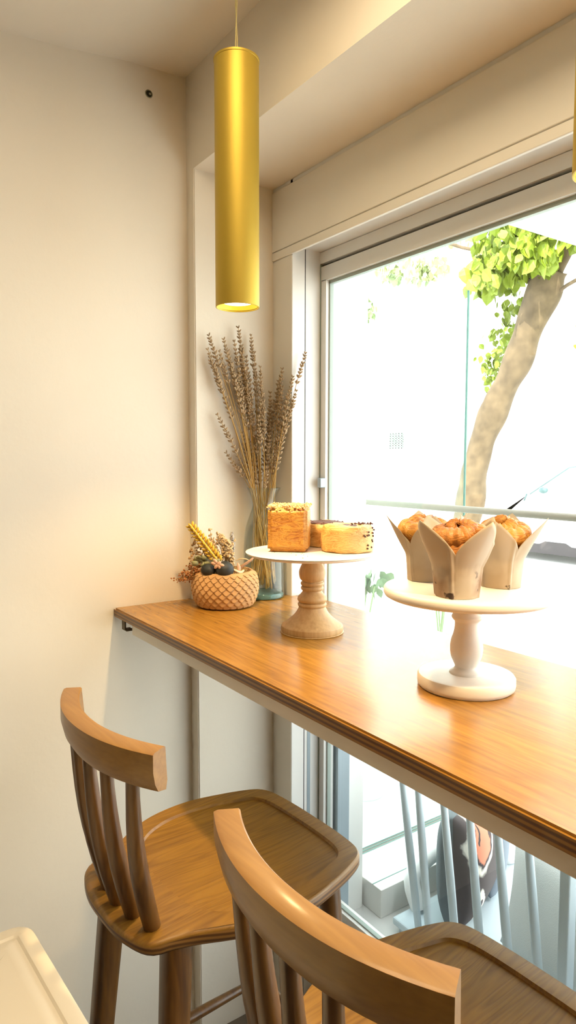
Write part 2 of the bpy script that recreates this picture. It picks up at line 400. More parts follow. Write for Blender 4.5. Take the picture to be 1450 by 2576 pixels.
box(bm, .035, -.508, -.054, .057, -.504, -.0246); box(bm, .035, -.508, -.0565, .070, -.485, -.054)
obj('angle_bracket', bm, M['rust'], t)['label'] = 'rusty brown metal angle bracket'

# ------------------------------------------------------------------ stools
def sfun(pts, n=128, cx=0, cy=0):
    """closed catmull-rom outline -> list of n points"""
    m = len(pts); out = []
    k = 16
    for i in range(m):
        p0, p1, p2, p3 = [Vector(pts[(i + d) % m]) for d in (-1, 0, 1, 2)]
        for s in range(k):
            u = s / k
            out.append(.5 * ((2 * p1) + (-p0 + p2) * u + (2*p0 - 5*p1 + 4*p2 - p3) * u*u + (-p0 + 3*p1 - 3*p2 + p3) * u**3))
    return out
def polar(outl, c, n):
    """radius for n angles by ray/segment intersection"""
    res = []
    for i in range(n):
        a = 2 * pi * i / n; d = Vector((cos(a), sin(a))); best = .1
        for p, q in zip(outl, outl[1:] + outl[:1]):
            p2 = p - c; e = q - p; den = d.x * e.y - d.y * e.x
            if abs(den) < 1e-9: continue
            tt = (p2.x * e.y - p2.y * e.x) / den; u = (p2.x * d.y - p2.y * d.x) / den
            if tt > 0 and -1e-6 <= u <= 1 + 1e-6: best = tt; break
        res.append(best)
    return res
half_out = [(0, .245), (.07, .244), (.135, .238), (.168, .222), (.186, .190), (.205, .13), (.221, .05), (.216, -.03), (.196, -.09), (.166, -.145), (.148, -.185), (.140, -.213), (.115, -.232), (.06, -.247), (0, -.250)]
half_in = [(0, .207), (.07, .206), (.118, .200), (.146, .182), (.158, .15), (.172, .10), (.181, .04), (.178, -.02), (.160, -.07), (.13, -.105), (.09, -.122), (.045, -.128), (0, -.130)]
def mirror(h): return h + [(-x, y) for x, y in h[-2:0:-1]]
NS = 160; SC = Vector((0, .03))
ro = polar(sfun(mirror(half_out)), SC, NS); ri = polar(sfun(mirror(half_in)), SC, NS)
def make_stool(label, loc, rz):
    t = thing('bar_stool', label, 'bar stool', loc, rz, 'spindle-back wooden bar stools')
    SZ = .72
    bm = bmesh.new(); rows = []
    def ring(fr, fn_z, outer=False, off=0.0):
        row = []
        for i in range(NS):
            a = 2 * pi * i / NS
            r = (ri[i] * fr) if not outer else (ri[i] + (ro[i] - ri[i]) * fr + off)
            x = SC.x + r * cos(a); y = SC.y + r * sin(a)
            row.append(bm.verts.new((x, y, SZ + fn_z(x, y))))
        return row
    def sad(x, y):   # gentle saddle: sides dip near the rear tab
        return -.009 * max(0, min(1, (-.10 - y) / .12)) + .004 * max(0, min(1, (abs(x) - .12) / .1))
    c0 = bm.verts.new((SC.x, SC.y, SZ - .0085))
    fr = [.12, .25, .4, .55, .68, .8, .88, .94, .975, .992]
    for f_ in fr: rows.append(ring(f_, lambda x, y, f_=f_: sad(x, y) * f_ - .0085 + .0035 * f_ ** 3))
    rows.append(ring(1.008, lambda x, y: sad(x, y) - .0002))
    for f_ in (.15, .4, .7, .9): rows.append(ring(f_, sad, True))
    rows.append(ring(1, lambda x, y: sad(x, y) - .0005, True, -.006))
    rows.append(ring(1, lambda x, y: sad(x, y) - .0022, True, -.002))
    rows.append(ring(1, lambda x, y: sad(x, y) - .006, True, 0))
    rows.append(ring(1, lambda x, y: sad(x, y) * .6 - .020, True, 0))
    rows.append(ring(1, lambda x, y: sad(x, y) * .5 - .026, True, -.003))
    rows.append(ring(1, lambda x, y: sad(x, y) * .5 - .029, True, -.012))
    edge0 = len(rows) - 4
    for i in range(NS): bm.faces.new((c0, rows[0][i], rows[0][(i + 1) % NS]))
    for k, (a, b) in enumerate(zip(rows, rows[1:])):
        for i in range(NS):
            f = bm.faces.new((a[i], b[i], b[(i + 1) % NS], a[(i + 1) % NS]))
            if k >= edge0: f.material_index = 1
    bm.faces.new(rows[-1][::-1])
    obj('seat', bm, [M['stool'], M['stool_edge']], t, True, angle=50)
    # legs (rounded square, tapering) with splay
    legs = {}
    for sx in (-1, 1):
        for sy in (-1, 1):
            a = Vector((sx * (.125 if sy < 0 else .128), (-.165 if sy < 0 else .172), SZ - .028))
            b = Vector((sx * (.19 if sy < 0 else .175), (-.245 if sy < 0 else .235), -.32))
            legs[(sx, sy)] = (a, b); bm = bmesh.new(); n = 10; rr = []
            d = (b - a)
            for k in range(n + 1):
                u = k / n; p = a + d * u; w = (.0255 - .009 * u) if sy < 0 else (.022 - .008 * u)
                ringv = []
                for q in range(12):
                    an = 2 * pi * q / 12 + pi / 12
                    ca, sa = cos(an), sin(an); e = .62 if sy < 0 else .9
                    ringv.append(bm.verts.new((p.x + w * math.copysign(abs(ca) ** e, ca), p.y + w * math.copysign(abs(sa) ** e, sa), p.z)))
                rr.append(ringv)
            for r0, r1 in zip(rr, rr[1:]):
                for q in range(12): bm.faces.new((r0[q], r0[(q + 1) % 12], r1[(q + 1) % 12], r1[q]))
            bm.faces.new(rr[0]); bm.faces.new(rr[-1][::-1])
            obj('leg', bm, M['stool_z'], t, True, angle=50)
    def at(k, z): a, b = legs[k]; return a + (b - a) * ((a.z - z) / (a.z - b.z))
    for k1, k2, z in (((-1, -1), (-1, 1), .265), ((1, -1), (1, 1), .265), ((-1, 1), (1, 1), .27), ((-1, -1), (1, -1), .17)):
        bm = bmesh.new(); p, q = at(k1, z), at(k2, z)
        tube(bm, [p.lerp(q, .02), p.lerp(q, .3), p.lerp(q, .5), p.lerp(q, .7), p.lerp(q, .98)], [.0085, .011, .0125, .011, .0085], 12)
        obj('stretcher', bm, M['stool_z'], t, True, angle=60)
    # crest rail, curved
    bm = bmesh.new(); n = 28; secs = []
    for k in range(n + 1):
        u = -1 + 2 * k / n; x = u * .178
        y = -.262 + .048 * (abs(u) ** 2.1)
        dydx = .048 * 2.1 * (abs(u) ** 1.1) * (1 if u > 0 else -1) / .178
        nrm = Vector((dydx, -1)).normalized()     # towards the back
        h0, h1 = .985 - SZ + SZ, 1.056
        sec = []
        th = .0155; rd = .0022
        prof = [(-th + rd, h1), (-th, h1 - rd), (-th + .001, h0 + rd + .012), (-th + .006, h0), (th - .004, h0 + .006), (th + .003, h0 + .02), (th + .006, h1 - .03), (th + .003, h1 - rd), (th - rd, h1)]
        for (o_, z_) in prof:
            # profile: front face offset -, back face offset +; leaning back with height
            lean = (z_ - h0) * .10
            p = Vector((x, y)) + nrm * (o_ + lean)
            sec.append(bm.verts.new((p.x, p.y, z_)))
        secs.append(sec)
    m_ = len(secs[0])
    for a, b in zip(secs, secs[1:]):
        for q in range(m_): bm.faces.new((a[q], b[q], b[(q + 1) % m_], a[(q + 1) % m_]))
    bm.faces.new(secs[0]); bm.faces.new(secs[-1][::-1])
    obj('crest_rail', bm, M['stool_x'], t, True, angle=24)
    for k in range(5):
        s = k - 2; xb = s * .049; xt = s * .0625
        yb = -.212 + .006 * abs(s) ** 1.5; yt = -.262 + .048 * (abs(xt) / .178) ** 2.1 - .001
        bm = bmesh.new(); pts = []
        for q in range(9):
            u = q / 8; pts.append((xb + (xt - xb) * u, yb + (yt - yb) * u - .010 * sin(pi * u), SZ - .014 + (.995 - SZ + .014) * u))
        rad = [.0145, .0155, .0160, .0158, .0150, .0138, .0126, .0115, .011]
        tube(bm, pts, rad, 12); obj('spindle', bm, M['stool_z'], t, True, angle=60)
    return t
make_stool('wooden spindle-back bar stool nearest the left wall', (.718, -.574, 0), R(3.2))
make_stool('wooden spindle-back bar stool in the foreground overlapping the other one', (1.296, -.556, 0), R(3.2))

# ------------------------------------------------------------------ white table bottom left
t = thing('side_table', 'cream white moulded table, its rounded grooved corner at the bottom left', 'table', (0, 0, 0))
bm = bmesh.new()
def rrect(x0, y0, x1, y1, r, n=6):
    o = []
    for cx, cy, a0 in ((x1 - r, y1 - r, 0), (x0 + r, y1 - r, 90), (x0 + r, y0 + r, 180), (x1 - r, y0 + r, 270)):
        for k in range(n + 1):
            a = R(a0 + 90 * k / n); o.append((cx + r * cos(a), cy + r * sin(a)))
    return o
ZT = .72; rows = []
for ins, z in ((.004, -.035), (0, -.031), (0, -.008), (.003, -.002), (.009, 0), (.026, 0), (.030, -.0025), (.036, -.0025), (.040, 0), (.052, .0), (.30, .0)):
    rows.append([bm.verts.new((x, y, ZT + z)) for x, y in rrect(.690 + ins, -1.60 + ins, 1.29 - ins, -.932 - ins, max(.035 - ins, .006))])
for a, b in zip(rows, rows[1:]):
    for i in range(len(a)): bm.faces.new((a[i], a[(i + 1) % len(a)], b[(i + 1) % len(b)], b[i]))
bm.faces.new(rows[0][::-1]); bm.faces.new(rows[-1])
obj('tabletop', bm, M['whitetable'], t, True, angle=30)
for x, y in ((.74, -.98), (1.24, -.98), (.74, -1.55), (1.24, -1.55)):
    bm = bmesh.new(); tube(bm, [(x, y, ZT - .034), (x, y, -.32)], [.02, .016], 12); obj('leg', bm, M['whitetable'], t, True, angle=50)
t.matrix_world = Matrix.Translation((.70, -.935, 0)) @ Matrix.Rotation(R(3.5), 4, 'Z') @ Matrix.Translation((-.69, .932, 0))

# ------------------------------------------------------------------ pendants
def pendant(label, x, y):
    z0 = 1.831; h = .513; r = .0476
    t = thing('pendant_lamp', label, 'pendant lamp', (x, y, z0), 0, 'gold tube pendant lamps')
    bm = bmesh.new(); lathe(bm, [(r - .0035, .004), (r - .0015, .0005), (r, .001), (r, h), (r - .004, h)], 64); tb = obj('lamp_tube', bm, M['brass'], t, True, angle=40)
    bm = bmesh.new(); lathe(bm, [(r - .0022, .0015), (r - .004, .006), (r - .010, .03), (r - .0115, .035)], 64); obj('inner_rim', bm, M['brass_in'], t, True)
    bm = bmesh.new(); lathe(bm, [(0, .010), (.031, .011), (.0345, .016)], 48); obj('lens', bm, M['lens'], t, True)
    bm = bmesh.new(); lathe(bm, [(r - .0003, h - .003), (r + .0012, h - .002), (r + .0012, h + .002), (r - .001, h + .0035), (.012, h + .0045), (.0095, h + .006), (.0085, h + .013), (.005, h + .017), (0, h + .017)], 64)
    obj('end_cap', bm, M['brass'], t, True, angle=40)
    bm = bmesh.new()
    for s in (-1, 1):
        pts = []
        for k in range(40):
            zz = h + .015 + k * (2.585 - z0 - h - .012) / 39
            a = k * .12; pts.append((s * .0022 * cos(a + 1.2), s * .0022 * sin(a + 1.2), zz))
        tube(bm, pts, .0014, 6)
    obj('cord', bm, M['cord'], t, True)
    bm = bmesh.new(); a = R(205)
    blob(bm, (r * cos(a), r * sin(a), h - .030), .003, sub=2); obj('set_screw', bm, M['dark'], tb, True)
    l = lamp('pendant_bulb', 'SPOT', (x, y, z0 + .002), (0, 0, 0), 50, (1, .70, .34), spot_size=R(116), spot_blend=.7, shadow_soft_size=.022)
    return t
pendant('long gold tube pendant lamp with lit end, hanging before the beam', .553, -.43)
pendant('gold tube pendant lamp barely in view at the right edge', 1.4095, -.43)

# ------------------------------------------------------------------ cake stands
# wooden stand
t = thing('cake_stand', 'turned pale wood cake stand carrying square and round pastries', 'cake stand', (.536, -.211, 1.0802))
prof = [(0, 0), (.072, 0), (.0755, .002), (.0765, .006), (.0760, .014), (.0745, .017), (.066, .023), (.052, .034), (.041, .046), (.034, .058), (.0325, .062)]
bm = bmesh.new(); lathe(bm, smoothprof(prof, 4), 64); obj('stand_base', bm, M['pale_wood'], t, True, angle=35)
pr = [(.0325, .062), (.0345, .064), (.0355, .068), (.0335, .072), (.031, .073), (.0345, .076), (.0365, .081), (.0345, .087), (.029, .093), (.025, .098), (.0235, .102), (.0265, .104), (.0280, .108), (.0265, .112), (.0245, .1135), (.0270, .1155), (.0285, .119), (.0275, .1225), (.0245, .125),
      (.030, .131), (.0325, .141), (.0325, .150), (.029, .160), (.0250, .169), (.0245, .175), (.029, .181), (.033, .183)]
bm = bmesh.new(); lathe(bm, smoothprof(pr, 4), 64); obj('pedestal', bm, M['pale_wood'], t, True, angle=60)
bm = bmesh.new(); lathe(bm, smoothprof([(0, .1825), (.05, .1825), (.055, .184), (.10, .1862), (.145, .1895), (.157, .192), (.1605, .195), (.158, .1975), (.15, .1985), (0, .1985)], 4), 96)
obj('plate', bm, M['plate_wood'], t, True, angle=50)['label'] = 'whitewashed round plate'
ZP1 = 1.0802 + .1985
# white stand
t = thing('cake_stand', 'white painted cake stand holding three paper-wrapped pastries', 'cake stand', (1.025, -.217, 1.0802))
bm = bmesh.new(); lathe(bm, [(0, 0), (.085, 0), (.0885, .003), (.0895, .008), (.0892, .020), (.0868, .0235), (.083, .0245), (0, .0245)], 80); obj('stand_base', bm, M['white_stand'], t, True, angle=40)
pr = [(.031, .0245), (.029, .028), (.0225, .033), (.0205, .038), (.024, .046), (.0285, .058), (.0300, .072), (.0285, .086), (.0245, .100), (.0225, .112), (.0225, .122), (.026, .126), (.0285, .131), (.0265, .136), (.026, .142), (.029, .152), (.034, .160), (.040, .1685)]
bm = bmesh.new(); lathe(bm, smoothprof(pr, 5), 64); obj('pedestal', bm, M['white_stand'], t, True, angle=60)
bm = bmesh.new(); lathe(bm, [(0, .1685), (.148, .1685), (.1525, .171), (.1545, .175), (.1545, .182), (.1525, .1855), (.149, .1868), (0, .1868)], 112)
obj('plate', bm, M['white_stand'], t, True, angle=40)
ZP2 = 1.0802 + .1868

# ------------------------------------------------------------------ pastries on the wooden stand
random.seed(11)
def crumbs(bm, n, fx, r0, r1, mi=0):
    for _ in range(n):
        p = fx(); rr = random.uniform(r0, r1)
        e = Matrix.Rotation(random.uniform(0, 6), 3, Vector((random.random(), random.random(), random.random() + .1)).normalized())
        mt = Matrix.Translation(p) @ e.to_4x4() @ Matrix.Diagonal((rr, rr * random.uniform(.5, .9), rr * random.uniform(.25, .6), 1))
        bmesh.ops.create_icosphere(bm, subdivisions=1, radius=1, matrix=mt)
t = thing('cube_croissant', 'cube-shaped golden croissant topped with chopped nuts', 'pastry', (.487, -.245, ZP1 + .0005), R(-41))
bm = bmesh.new()
bmesh.ops.create_cube(bm, size=1, matrix=Matrix.Translation((0, 0, .054)) @ Matrix.Diagonal((.096, .096, .106, 1)))
bmesh.ops.bevel(bm, geom=list(bm.edges), offset=.007, segments=3, affect='EDGES')
bmesh.ops.subdivide_edges(bm, edges=[e for e in bm.edges if e.calc_length() > .03], cuts=14, use_grid_fill=True)
for v in bm.verts:
    n = noise.noise(v.co * 28); n2 = noise.noise(v.co * 90)
    d = Vector((v.co.x, v.co.y, 0)).normalized()
    k = 1 + .012 * (abs(v.co.z - .054) / .05) ** 2
    v.co.x *= k; v.co.y *= k
    v.co += d * (n * .0022 + n2 * .0005 + .0006 * sin(v.co.z * 1500))
obj('crumb_body', bm, M['crust'], t, True)
bm = bmesh.new(); crumbs(bm, 420, lambda: Vector((random.uniform(-.05, .05), random.uniform(-.05, .05), .108 + random.uniform(-.002, .005))), .002, .0052)
tag(obj('nut_topping', bm, M['nuts'], t), 'chopped nut topping')
def roll(label, x, y, r, h, seed, choc):
    t = thing('round_croissant', label, 'pastry', (x, y, ZP1 + .0005), seed)
    bm = bmesh.new(); prof = [(0, 0), (r * .93, 0), (r * .99, .003), (r, .010), (r * 1.0, h * .5), (r * .995, h - .010), (r * .95, h - .003), (r * .82, h), (r * .5, h - .001), (0, h - .004)]
    pp_ = []
    for a, b in zip(prof, prof[1:]):
        for k in range(5): pp_.append((a[0] + (b[0] - a[0]) * k / 5, a[1] + (b[1] - a[1]) * k / 5))
    pp_.append(prof[-1]); lathe(bm, pp_, 96)
    for v in bm.verts:
        n = noise.noise(v.co * 25 + Vector((seed, 0, 0))); v.co += Vector((v.co.x, v.co.y, 0)) * n * .05 + Vector((0, 0, .0025 * noise.noise(v.co * 40)))
        a = math.atan2(v.co.y, v.co.x)
        v.co.z += .0012 * sin(3 * a + v.co.length * 260) if v.co.z > h * .9 else 0
        if v.co.z < 0: v.co.z = 0
    obj('crumb_body', bm, M['crust_pale'], t, True)
    bm = bmesh.new()
    def f():
        a = random.uniform(0, 2 * pi); q = r * random.uniform(.55, .97) ; return Vector((q * cos(a), q * sin(a), h + .001))
    if choc == 1:
        crumbs(bm, 34, lambda: Vector((r * random.uniform(.3, .95) * cos(1.2 - seed + random.uniform(-.5, .7)), r * random.uniform(.5, .95) * sin(1.2 - seed + random.uniform(-.5, .7)), h + .001)), .002, .0048)
        for _ in range(14):
            a = -seed + R(25) + random.uniform(-.5, .5); bmesh.ops.create_icosphere(bm, subdivisions=1, radius=.0028, matrix=Matrix.Translation((r * 1.02 * cos(a), r * 1.02 * sin(a), random.uniform(.01, h))))
        lathe(bm, [(0, h - .003), (r * .35, h - .0005), (r * .38, h - .003)], 20)
    else:
        lathe(bm, [(0, h - .003), (r * .70, h + .0025), (r * .84, h + .001), (r * .88, h - .003)], 40)
        for v in bm.verts: v.co += Vector((v.co.x, v.co.y, 0)) * .12 * noise.noise(v.co * 40)
        crumbs(bm, 60, f, .0015, .004)
    tag(obj('chocolate_topping', bm, M['choc'], t, True), 'dark chocolate pieces')
roll('low round croissant with chocolate crumbs at the right of the wooden stand', .578, -.135, .0640, .064, .4, 1)
roll('round croissant with dark glaze at the back, behind the cube croissant', .463, -.117, .056, .060, 2.1, 0)
bm = bmesh.new(); crumbs(bm, 14, lambda: Vector((.536 + random.uniform(-.13, .1), -.211 + random.uniform(-.13, -.04), ZP1 + .0008)), .001, .0022)
tag(obj('pastry_crumbs', bm, M['nuts']), 'loose pastry crumbs on the plate of the wooden stand', 'crumbs', kind='stuff')

# ------------------------------------------------------------------ cruffins in parchment
def cruffin(label, x, y, rz, seed, dark=False, s=1.0):
    t = thing('wrapped_pastry', label, 'pastry', (x, y, ZP2 + .0008), rz, 'pastries in folded parchment')
    # paper: square sheet pressed round the pastry, four tips
    bm = bmesh.new(); n = 160; rows = []
    H0 = .062 * s
    def top(a):
        u = (a % (pi / 2)) / (pi / 2)          # 0 valley .. tip .. 1 valley
        return (1 - abs(2 * u - 1)) ** .8
    for k in range(19):
        q = k / 18; row = []
        for i in range(n):
            a = 2 * pi * i / n; tip = top(a)
            hh = (.074 + .056 * tip) * s * q
            r = .0345 * s + .010 * s * q
            fl = max(0, hh - .050 * s)
            r += fl * (.30 + .14 * tip) + .0005 * sin(5 * a + seed * 3 + 2 * q)
            # fold crease just beside each valley
            u = (a % (pi / 2)) / (pi / 2)
            r += .0032 * s * math.exp(-((u - .90) / .045) ** 2) * (1 - .2 * q)
            r *= 1 + .03 * noise.noise(Vector((cos(a) * 2, sin(a) * 2, q * 3 + seed)))
            row.append(bm.verts.new((r * cos(a), r * sin(a), hh)))
        rows.append(row)
    for k, (a_, b_) in enumerate(zip(rows, rows[1:])):
        for i in range(n):
            f = bm.faces.new((a_[i], a_[(i + 1) % n], b_[(i + 1) % n], b_[i]))
    bm.faces.new(rows[0][::-1])
    o = obj('parchment_wrap', bm, M['parch%d' % (1 if dark else 0)], t, True, angle=75)
    md = o.modifiers.new('thickness', 'SOLIDIFY'); md.thickness = .0006; md.offset = 0
    # pastry: coiled rope of laminated dough
    bm = bmesh.new()
    lathe(bm, [(0, .004), (.028 * s, .004), (.031 * s, .03), (.035 * s, .06), (.038 * s, .078), (.033 * s, .098), (0, .100)], 40)
    pts = []; rad = []
    for k in range(150):
        u = k / 149; a = seed + u * 2 * pi * 1.75; rr = (.037 - .034 * u ** 1.3) * s
        pts.append((rr * cos(a), rr * sin(a), (.096 + .017 * u + .005 * sin(a - 1)) * s)); rad.append((.0175 - .003 * u) * s)
    m0 = len(bm.verts); tube(bm, pts, rad, 20)
    bm.verts.ensure_lookup_table()
    for i, v in enumerate(list(bm.verts)[m0:]):
        k = i // 20; ph = (i % 20)
        c = Vector(pts[min(k, 149)]); d = v.co - c
        v.co = c + d * (1 + .11 * sin(k * 1.15 + ph * .35) + .05 * noise.noise(v.co * 60))
    obj('pastry_coil', bm, M['crust_dark' if dark else 'crust'], t, True)
def parch(name, stained):
    m = bpy.data.materials.new(name); m.use_nodes = True
    nt = m.node_tree; N = nt.nodes; L = nt.links; p = N['Principled BSDF']; p.inputs['Roughness'].default_value = .55
    tc = N.new('ShaderNodeTexCoord'); sx = N.new('ShaderNodeSeparateXYZ'); L.new(tc.outputs['Object'], sx.inputs[0])
    n = N.new('ShaderNodeTexNoise'); n.inputs['Scale'].default_value = 38; n.inputs['Detail'].default_value = 6; L.new(tc.outputs['Object'], n.inputs['Vector'])
    n1 = N.new('ShaderNodeTexNoise'); n1.inputs['Scale'].default_value = 14; n1.inputs['Detail'].default_value = 3; L.new(tc.outputs['Object'], n1.inputs['Vector'])
    mr = N.new('ShaderNodeMapRange'); mr.inputs[1].default_value = .062; mr.inputs[2].default_value = .025; mr.inputs[3].default_value = 0; mr.inputs[4].default_value = 1
    L.new(sx.outputs[2], mr.inputs[0])
    r1 = N.new('ShaderNodeMapRange'); r1.inputs[1].default_value = .42; r1.inputs[2].default_value = .60; L.new(n1.outputs[0], r1.inputs[0])
    mu = N.new('ShaderNodeMath'); mu.operation = 'MULTIPLY'; L.new(mr.outputs[0], mu.inputs[0]); L.new(r1.outputs[0], mu.inputs[1])
    mx = N.new('ShaderNodeMix'); mx.data_type = 'RGBA'; mx.inputs[6].default_value = (.64, .53, .39, 1)
    mx.inputs[7].default_value = (.36, .22, .13, 1) if stained else (.52, .40, .27, 1); L.new(mu.outputs[0], mx.inputs[0])
    r2 = N.new('ShaderNodeMapRange'); r2.inputs[1].default_value = .64 if stained else .70; r2.inputs[2].default_value = .68 if stained else .74; L.new(n.outputs[0], r2.inputs[0])
    mu2 = N.new('ShaderNodeMath'); mu2.operation = 'MULTIPLY'; L.new(mr.outputs[0], mu2.inputs[0]); L.new(r2.outputs[0], mu2.inputs[1])
    mx2 = N.new('ShaderNodeMix'); mx2.data_type = 'RGBA'; L.new(mx.outputs[2], mx2.inputs[6]); mx2.inputs[7].default_value = (.05, .022, .012, 1); L.new(mu2.outputs[0], mx2.inputs[0])
    L.new(mx2.outputs[2], p.inputs['Base Color'])
    # a little light passes through the paper
    ts = N.new('ShaderNodeBsdfTranslucent'); L.new(mx2.outputs[2], ts.inputs[0]); ms = N.new('ShaderNodeMixShader'); ms.inputs[0].default_value = .25
    L.new(p.outputs[0], ms.inputs[1]); L.new(ts.outputs[0], ms.inputs[2]); L.new(ms.outputs[0], N['Material Output'].inputs[0])
    return m
M['parch0'] = parch('greasy_parchment', False); M['parch1'] = parch('stained_greasy_parchment', True)
cruffin('parchment-wrapped pastry at the front with dark baked stains', 1.0705, -.2990, R(-52), 1.0, True, 1.03)
cruffin('parchment-wrapped pastry at the back left of the white stand', .926, -.226, R(10), 3.3, False, 1.0)
cruffin('parchment-wrapped pastry at the back right of the white stand', 1.055, -.160, R(-20), 5.2, False, 1.0)

# ------------------------------------------------------------------ scaled pot
PX, PY = .150, -.238
t = thing('flower_pot', 'round terracotta-coloured cement pot with fish-scale relief', 'pot', (PX, PY, 1.0802))
bm = bmesh.new()
bp = smoothprof([(.074, 0), (.080, .004), (.088, .018), (.0945, .040), (.0960, .058), (.0935, .080), (.0875, .096), (.0835, .102)], 16)
NSG = 320; rows = []; NC = 26; NR = 9.0
nb = len(bp)
for k, (r, z) in enumerate(bp):
    row = []
    u = z / .102 * NR + .5
    for i in range(NSG):
        a = i / NSG * NC
        best = 0
        # overlapping scales hanging down: each row offset by half
        for rr_ in (math.floor(u) + 1, math.floor(u), math.floor(u) + 2):
            off = .5 if rr_ % 2 else 0
            ca = round(a - off) + off; dx = (a - ca) * 2       # -1..1
            base = rr_ - 1.55 + .75 * abs(dx) ** 1.7           # lower pointed rim of the scale
            if u >= base and abs(dx) <= 1.001 and u <= base + 1.9:
                hgt = 1 - .42 * (u - base); hgt *= (1 - .35 * dx * dx)
                best = max(best, hgt)
        edge = max(0, min(1, (.102 - z) / .006)) * max(0, min(1, z / .004))
        d = .0075 * best * edge
        an = 2 * pi * i / NSG
        row.append(bm.verts.new(((r + d - .004) * cos(an), (r + d - .004) * sin(an), z)))
    rows.append(row)
inner = [(.078, .1035), (.074, .1025), (.073, .090), (0, .088)]
for (r, z) in inner:
    rows.append([bm.verts.new((r * cos(2 * pi * i / NSG), r * sin(2 * pi * i / NSG), z)) for i in range(NSG)] if r else [bm.verts.new((0, 0, z))])
for a_, b_ in zip(rows, rows[1:]):
    for i in range(NSG):
        j = (i + 1) % NSG
        if len(b_) == 1: bm.faces.new((a_[i], a_[j], b_[0]))
        else: bm.faces.new((a_[i], a_[j], b_[j], b_[i]))
bm.faces.new(rows[0][::-1])
obj('pot_body', bm, M['pot'], t, True, angle=60)
ZPOT = 1.0802
def wpt(x, y, z): return (PX + x, PY + y, ZPOT + z)
# image-right in world is roughly (.57,.82): rr vector, towards camera cc
RR = Vector((.57, .82, 0)); CC = Vector((.82, -.57, 0)); UP = Vector((0, 0, 1))
def lp(a, c, h): return Vector((PX, PY, ZPOT)) + RR * a + CC * c + UP * h
random.seed(5)
# wheat ear
def ear(label, p0, p1, m):
    t = thing('wheat_ear', label, 'dried wheat', p0)
    p0 = Vector(p0); d = Vector(p1) - p0; L_ = d.length; dn = d.normalized()
    bm = bmesh.new(); tube(bm, [(0, 0, 0), d * .5, d * .97], .0012, 6); obj('stalk', bm, m, t, True)
    side = dn.cross(CC).normalized(); fr = side.cross(dn)
    bm = bmesh.new()
    for k in range(12):
        u = .30 + .68 * k / 11; w_ = .0105 * (1 - .55 * max(0, (u - .6) / .4))
        for s in (-1, 1, 0):
            c = d * u + side * s * w_ * .75 + fr * (.004 if s == 0 else -.001)
            ax = (dn * 1.0 + side * s * .85 + fr * (.5 if s == 0 else .1)).normalized()
            q = ax.to_track_quat('Z', 'Y')
            blob(bm, c + ax * .004, 1, (.0046, .0040, .0112), 1, q)
    obj('ear', bm, m, t, True)
ear('gilded wheat ear leaning left out of the scaled pot', lp(.018, .042, .092), lp(-.092, .045, .236), M['wheat'])
def sprig(name, label, cat, p0, tips, stemm, budm, n=10, br=.004, spread=.012, seed=0):
    random.seed(seed); p0 = Vector(p0); t = thing(name, label, cat, p0)
    b1 = bmesh.new(); b2 = bmesh.new()
    for tip in tips:
        d = Vector(tip) - p0; mid = d * .5 + Vector((0, 0, .008)); tube(b1, [(0, 0, 0), mid, d], .0008, 5)
        for k in range(n):
            u = .45 + .6 * random.random(); c = d * u + Vector((random.gauss(0, 1), random.gauss(0, 1), random.gauss(0, 1))) * spread * (.4 + .6 * random.random())
            tube(b1, [d * (u - .08), c], .0005, 4)
            for q in range(3):
                blob(b2, c + Vector((random.gauss(0, 1), random.gauss(0, 1), random.gauss(0, 1))) * br * .8, br * random.uniform(.5, 1), (1, 1, random.uniform(.7, 1.3)), 1)
    obj('stems', b1, stemm, t, True); obj('blossoms', b2, budm, t, True)
sprig('dried_flower', 'clump of brown dried blossoms at the left of the scaled pot', 'dried flower', lp(-.02, .01, .09),
      [lp(-.092, .02, .165), lp(-.085, .0, .185), lp(-.07, .02, .20), lp(-.09, .03, .135), lp(-.06, .0, .17), lp(-.075, .02, .15)], M['stem'], M['driedbrown'], 14, .0040, .009, 1)
sprig('dried_flower', 'pale beige dried blossoms behind the wheat ear in the scaled pot', 'dried flower', lp(-.005, -.02, .09),
      [lp(-.045, -.02, .205), lp(-.02, -.02, .20), lp(-.06, -.01, .185), lp(.01, -.02, .175)], M['stem'], M['driedpale'], 16, .0045, .010, 2)
sprig('berry_sprig', 'rusty berry sprig drooping left over the rim of the scaled pot', 'dried sprig', lp(-.03, .03, .095),
      [lp(-.098, .035, .115), lp(-.122, .035, .100), lp(-.137, .035, .082)], M['stem'], M['driedrust'], 22, .0036, .004, 3)
def plume(label, p0, p1, r, m, seed):
    random.seed(seed); p0 = Vector(p0); d = Vector(p1) - p0; t = thing('dried_plume', label, 'dried flower', p0)
    bm = bmesh.new(); tube(bm, [(0, 0, 0), d * .4], .001, 5); obj('stem', bm, M['stem'], t)
    bm = bmesh.new()
    for k in range(190):
        u = random.uniform(.25, 1.0); w_ = r * math.sin(pi * min(1, (u - .2) / .85)) ** .6
        v = Vector((random.gauss(0, 1), random.gauss(0, 1), random.gauss(0, 1))).normalized()
        blob(bm, d * u + v * w_ * random.uniform(.6, 1), random.uniform(.0022, .004), (1, 1, 1), 1)
    obj('plume_head', bm, m, t, True)
plume('fat pale dried plume standing at the centre of the scaled pot', lp(.02, .0, .085), lp(.008, .01, .190), .015, M['driedpale'], 7)
plume('shorter pale dried plume with upright tip in the scaled pot', lp(.015, -.01, .085), lp(-.008, .0, .205), .010, M['driedpale'], 8)
plume('soft grey dried plume at the back of the scaled pot', lp(.02, -.03, .085), lp(.018, -.03, .21), .007, mat('grey_plume', (.42, .38, .34), .9), 9)
t = thing('seed_pod', 'round matte black seed pod on the rim of the scaled pot', 'seed pod', lp(.004, .062, .092))
bm = bmesh.new(); blob(bm, (0, 0, .022), .0265, (1, 1, .92), 3)
for v in bm.verts: v.co += v.co.normalized() * .0012 * noise.noise(v.co * 60)
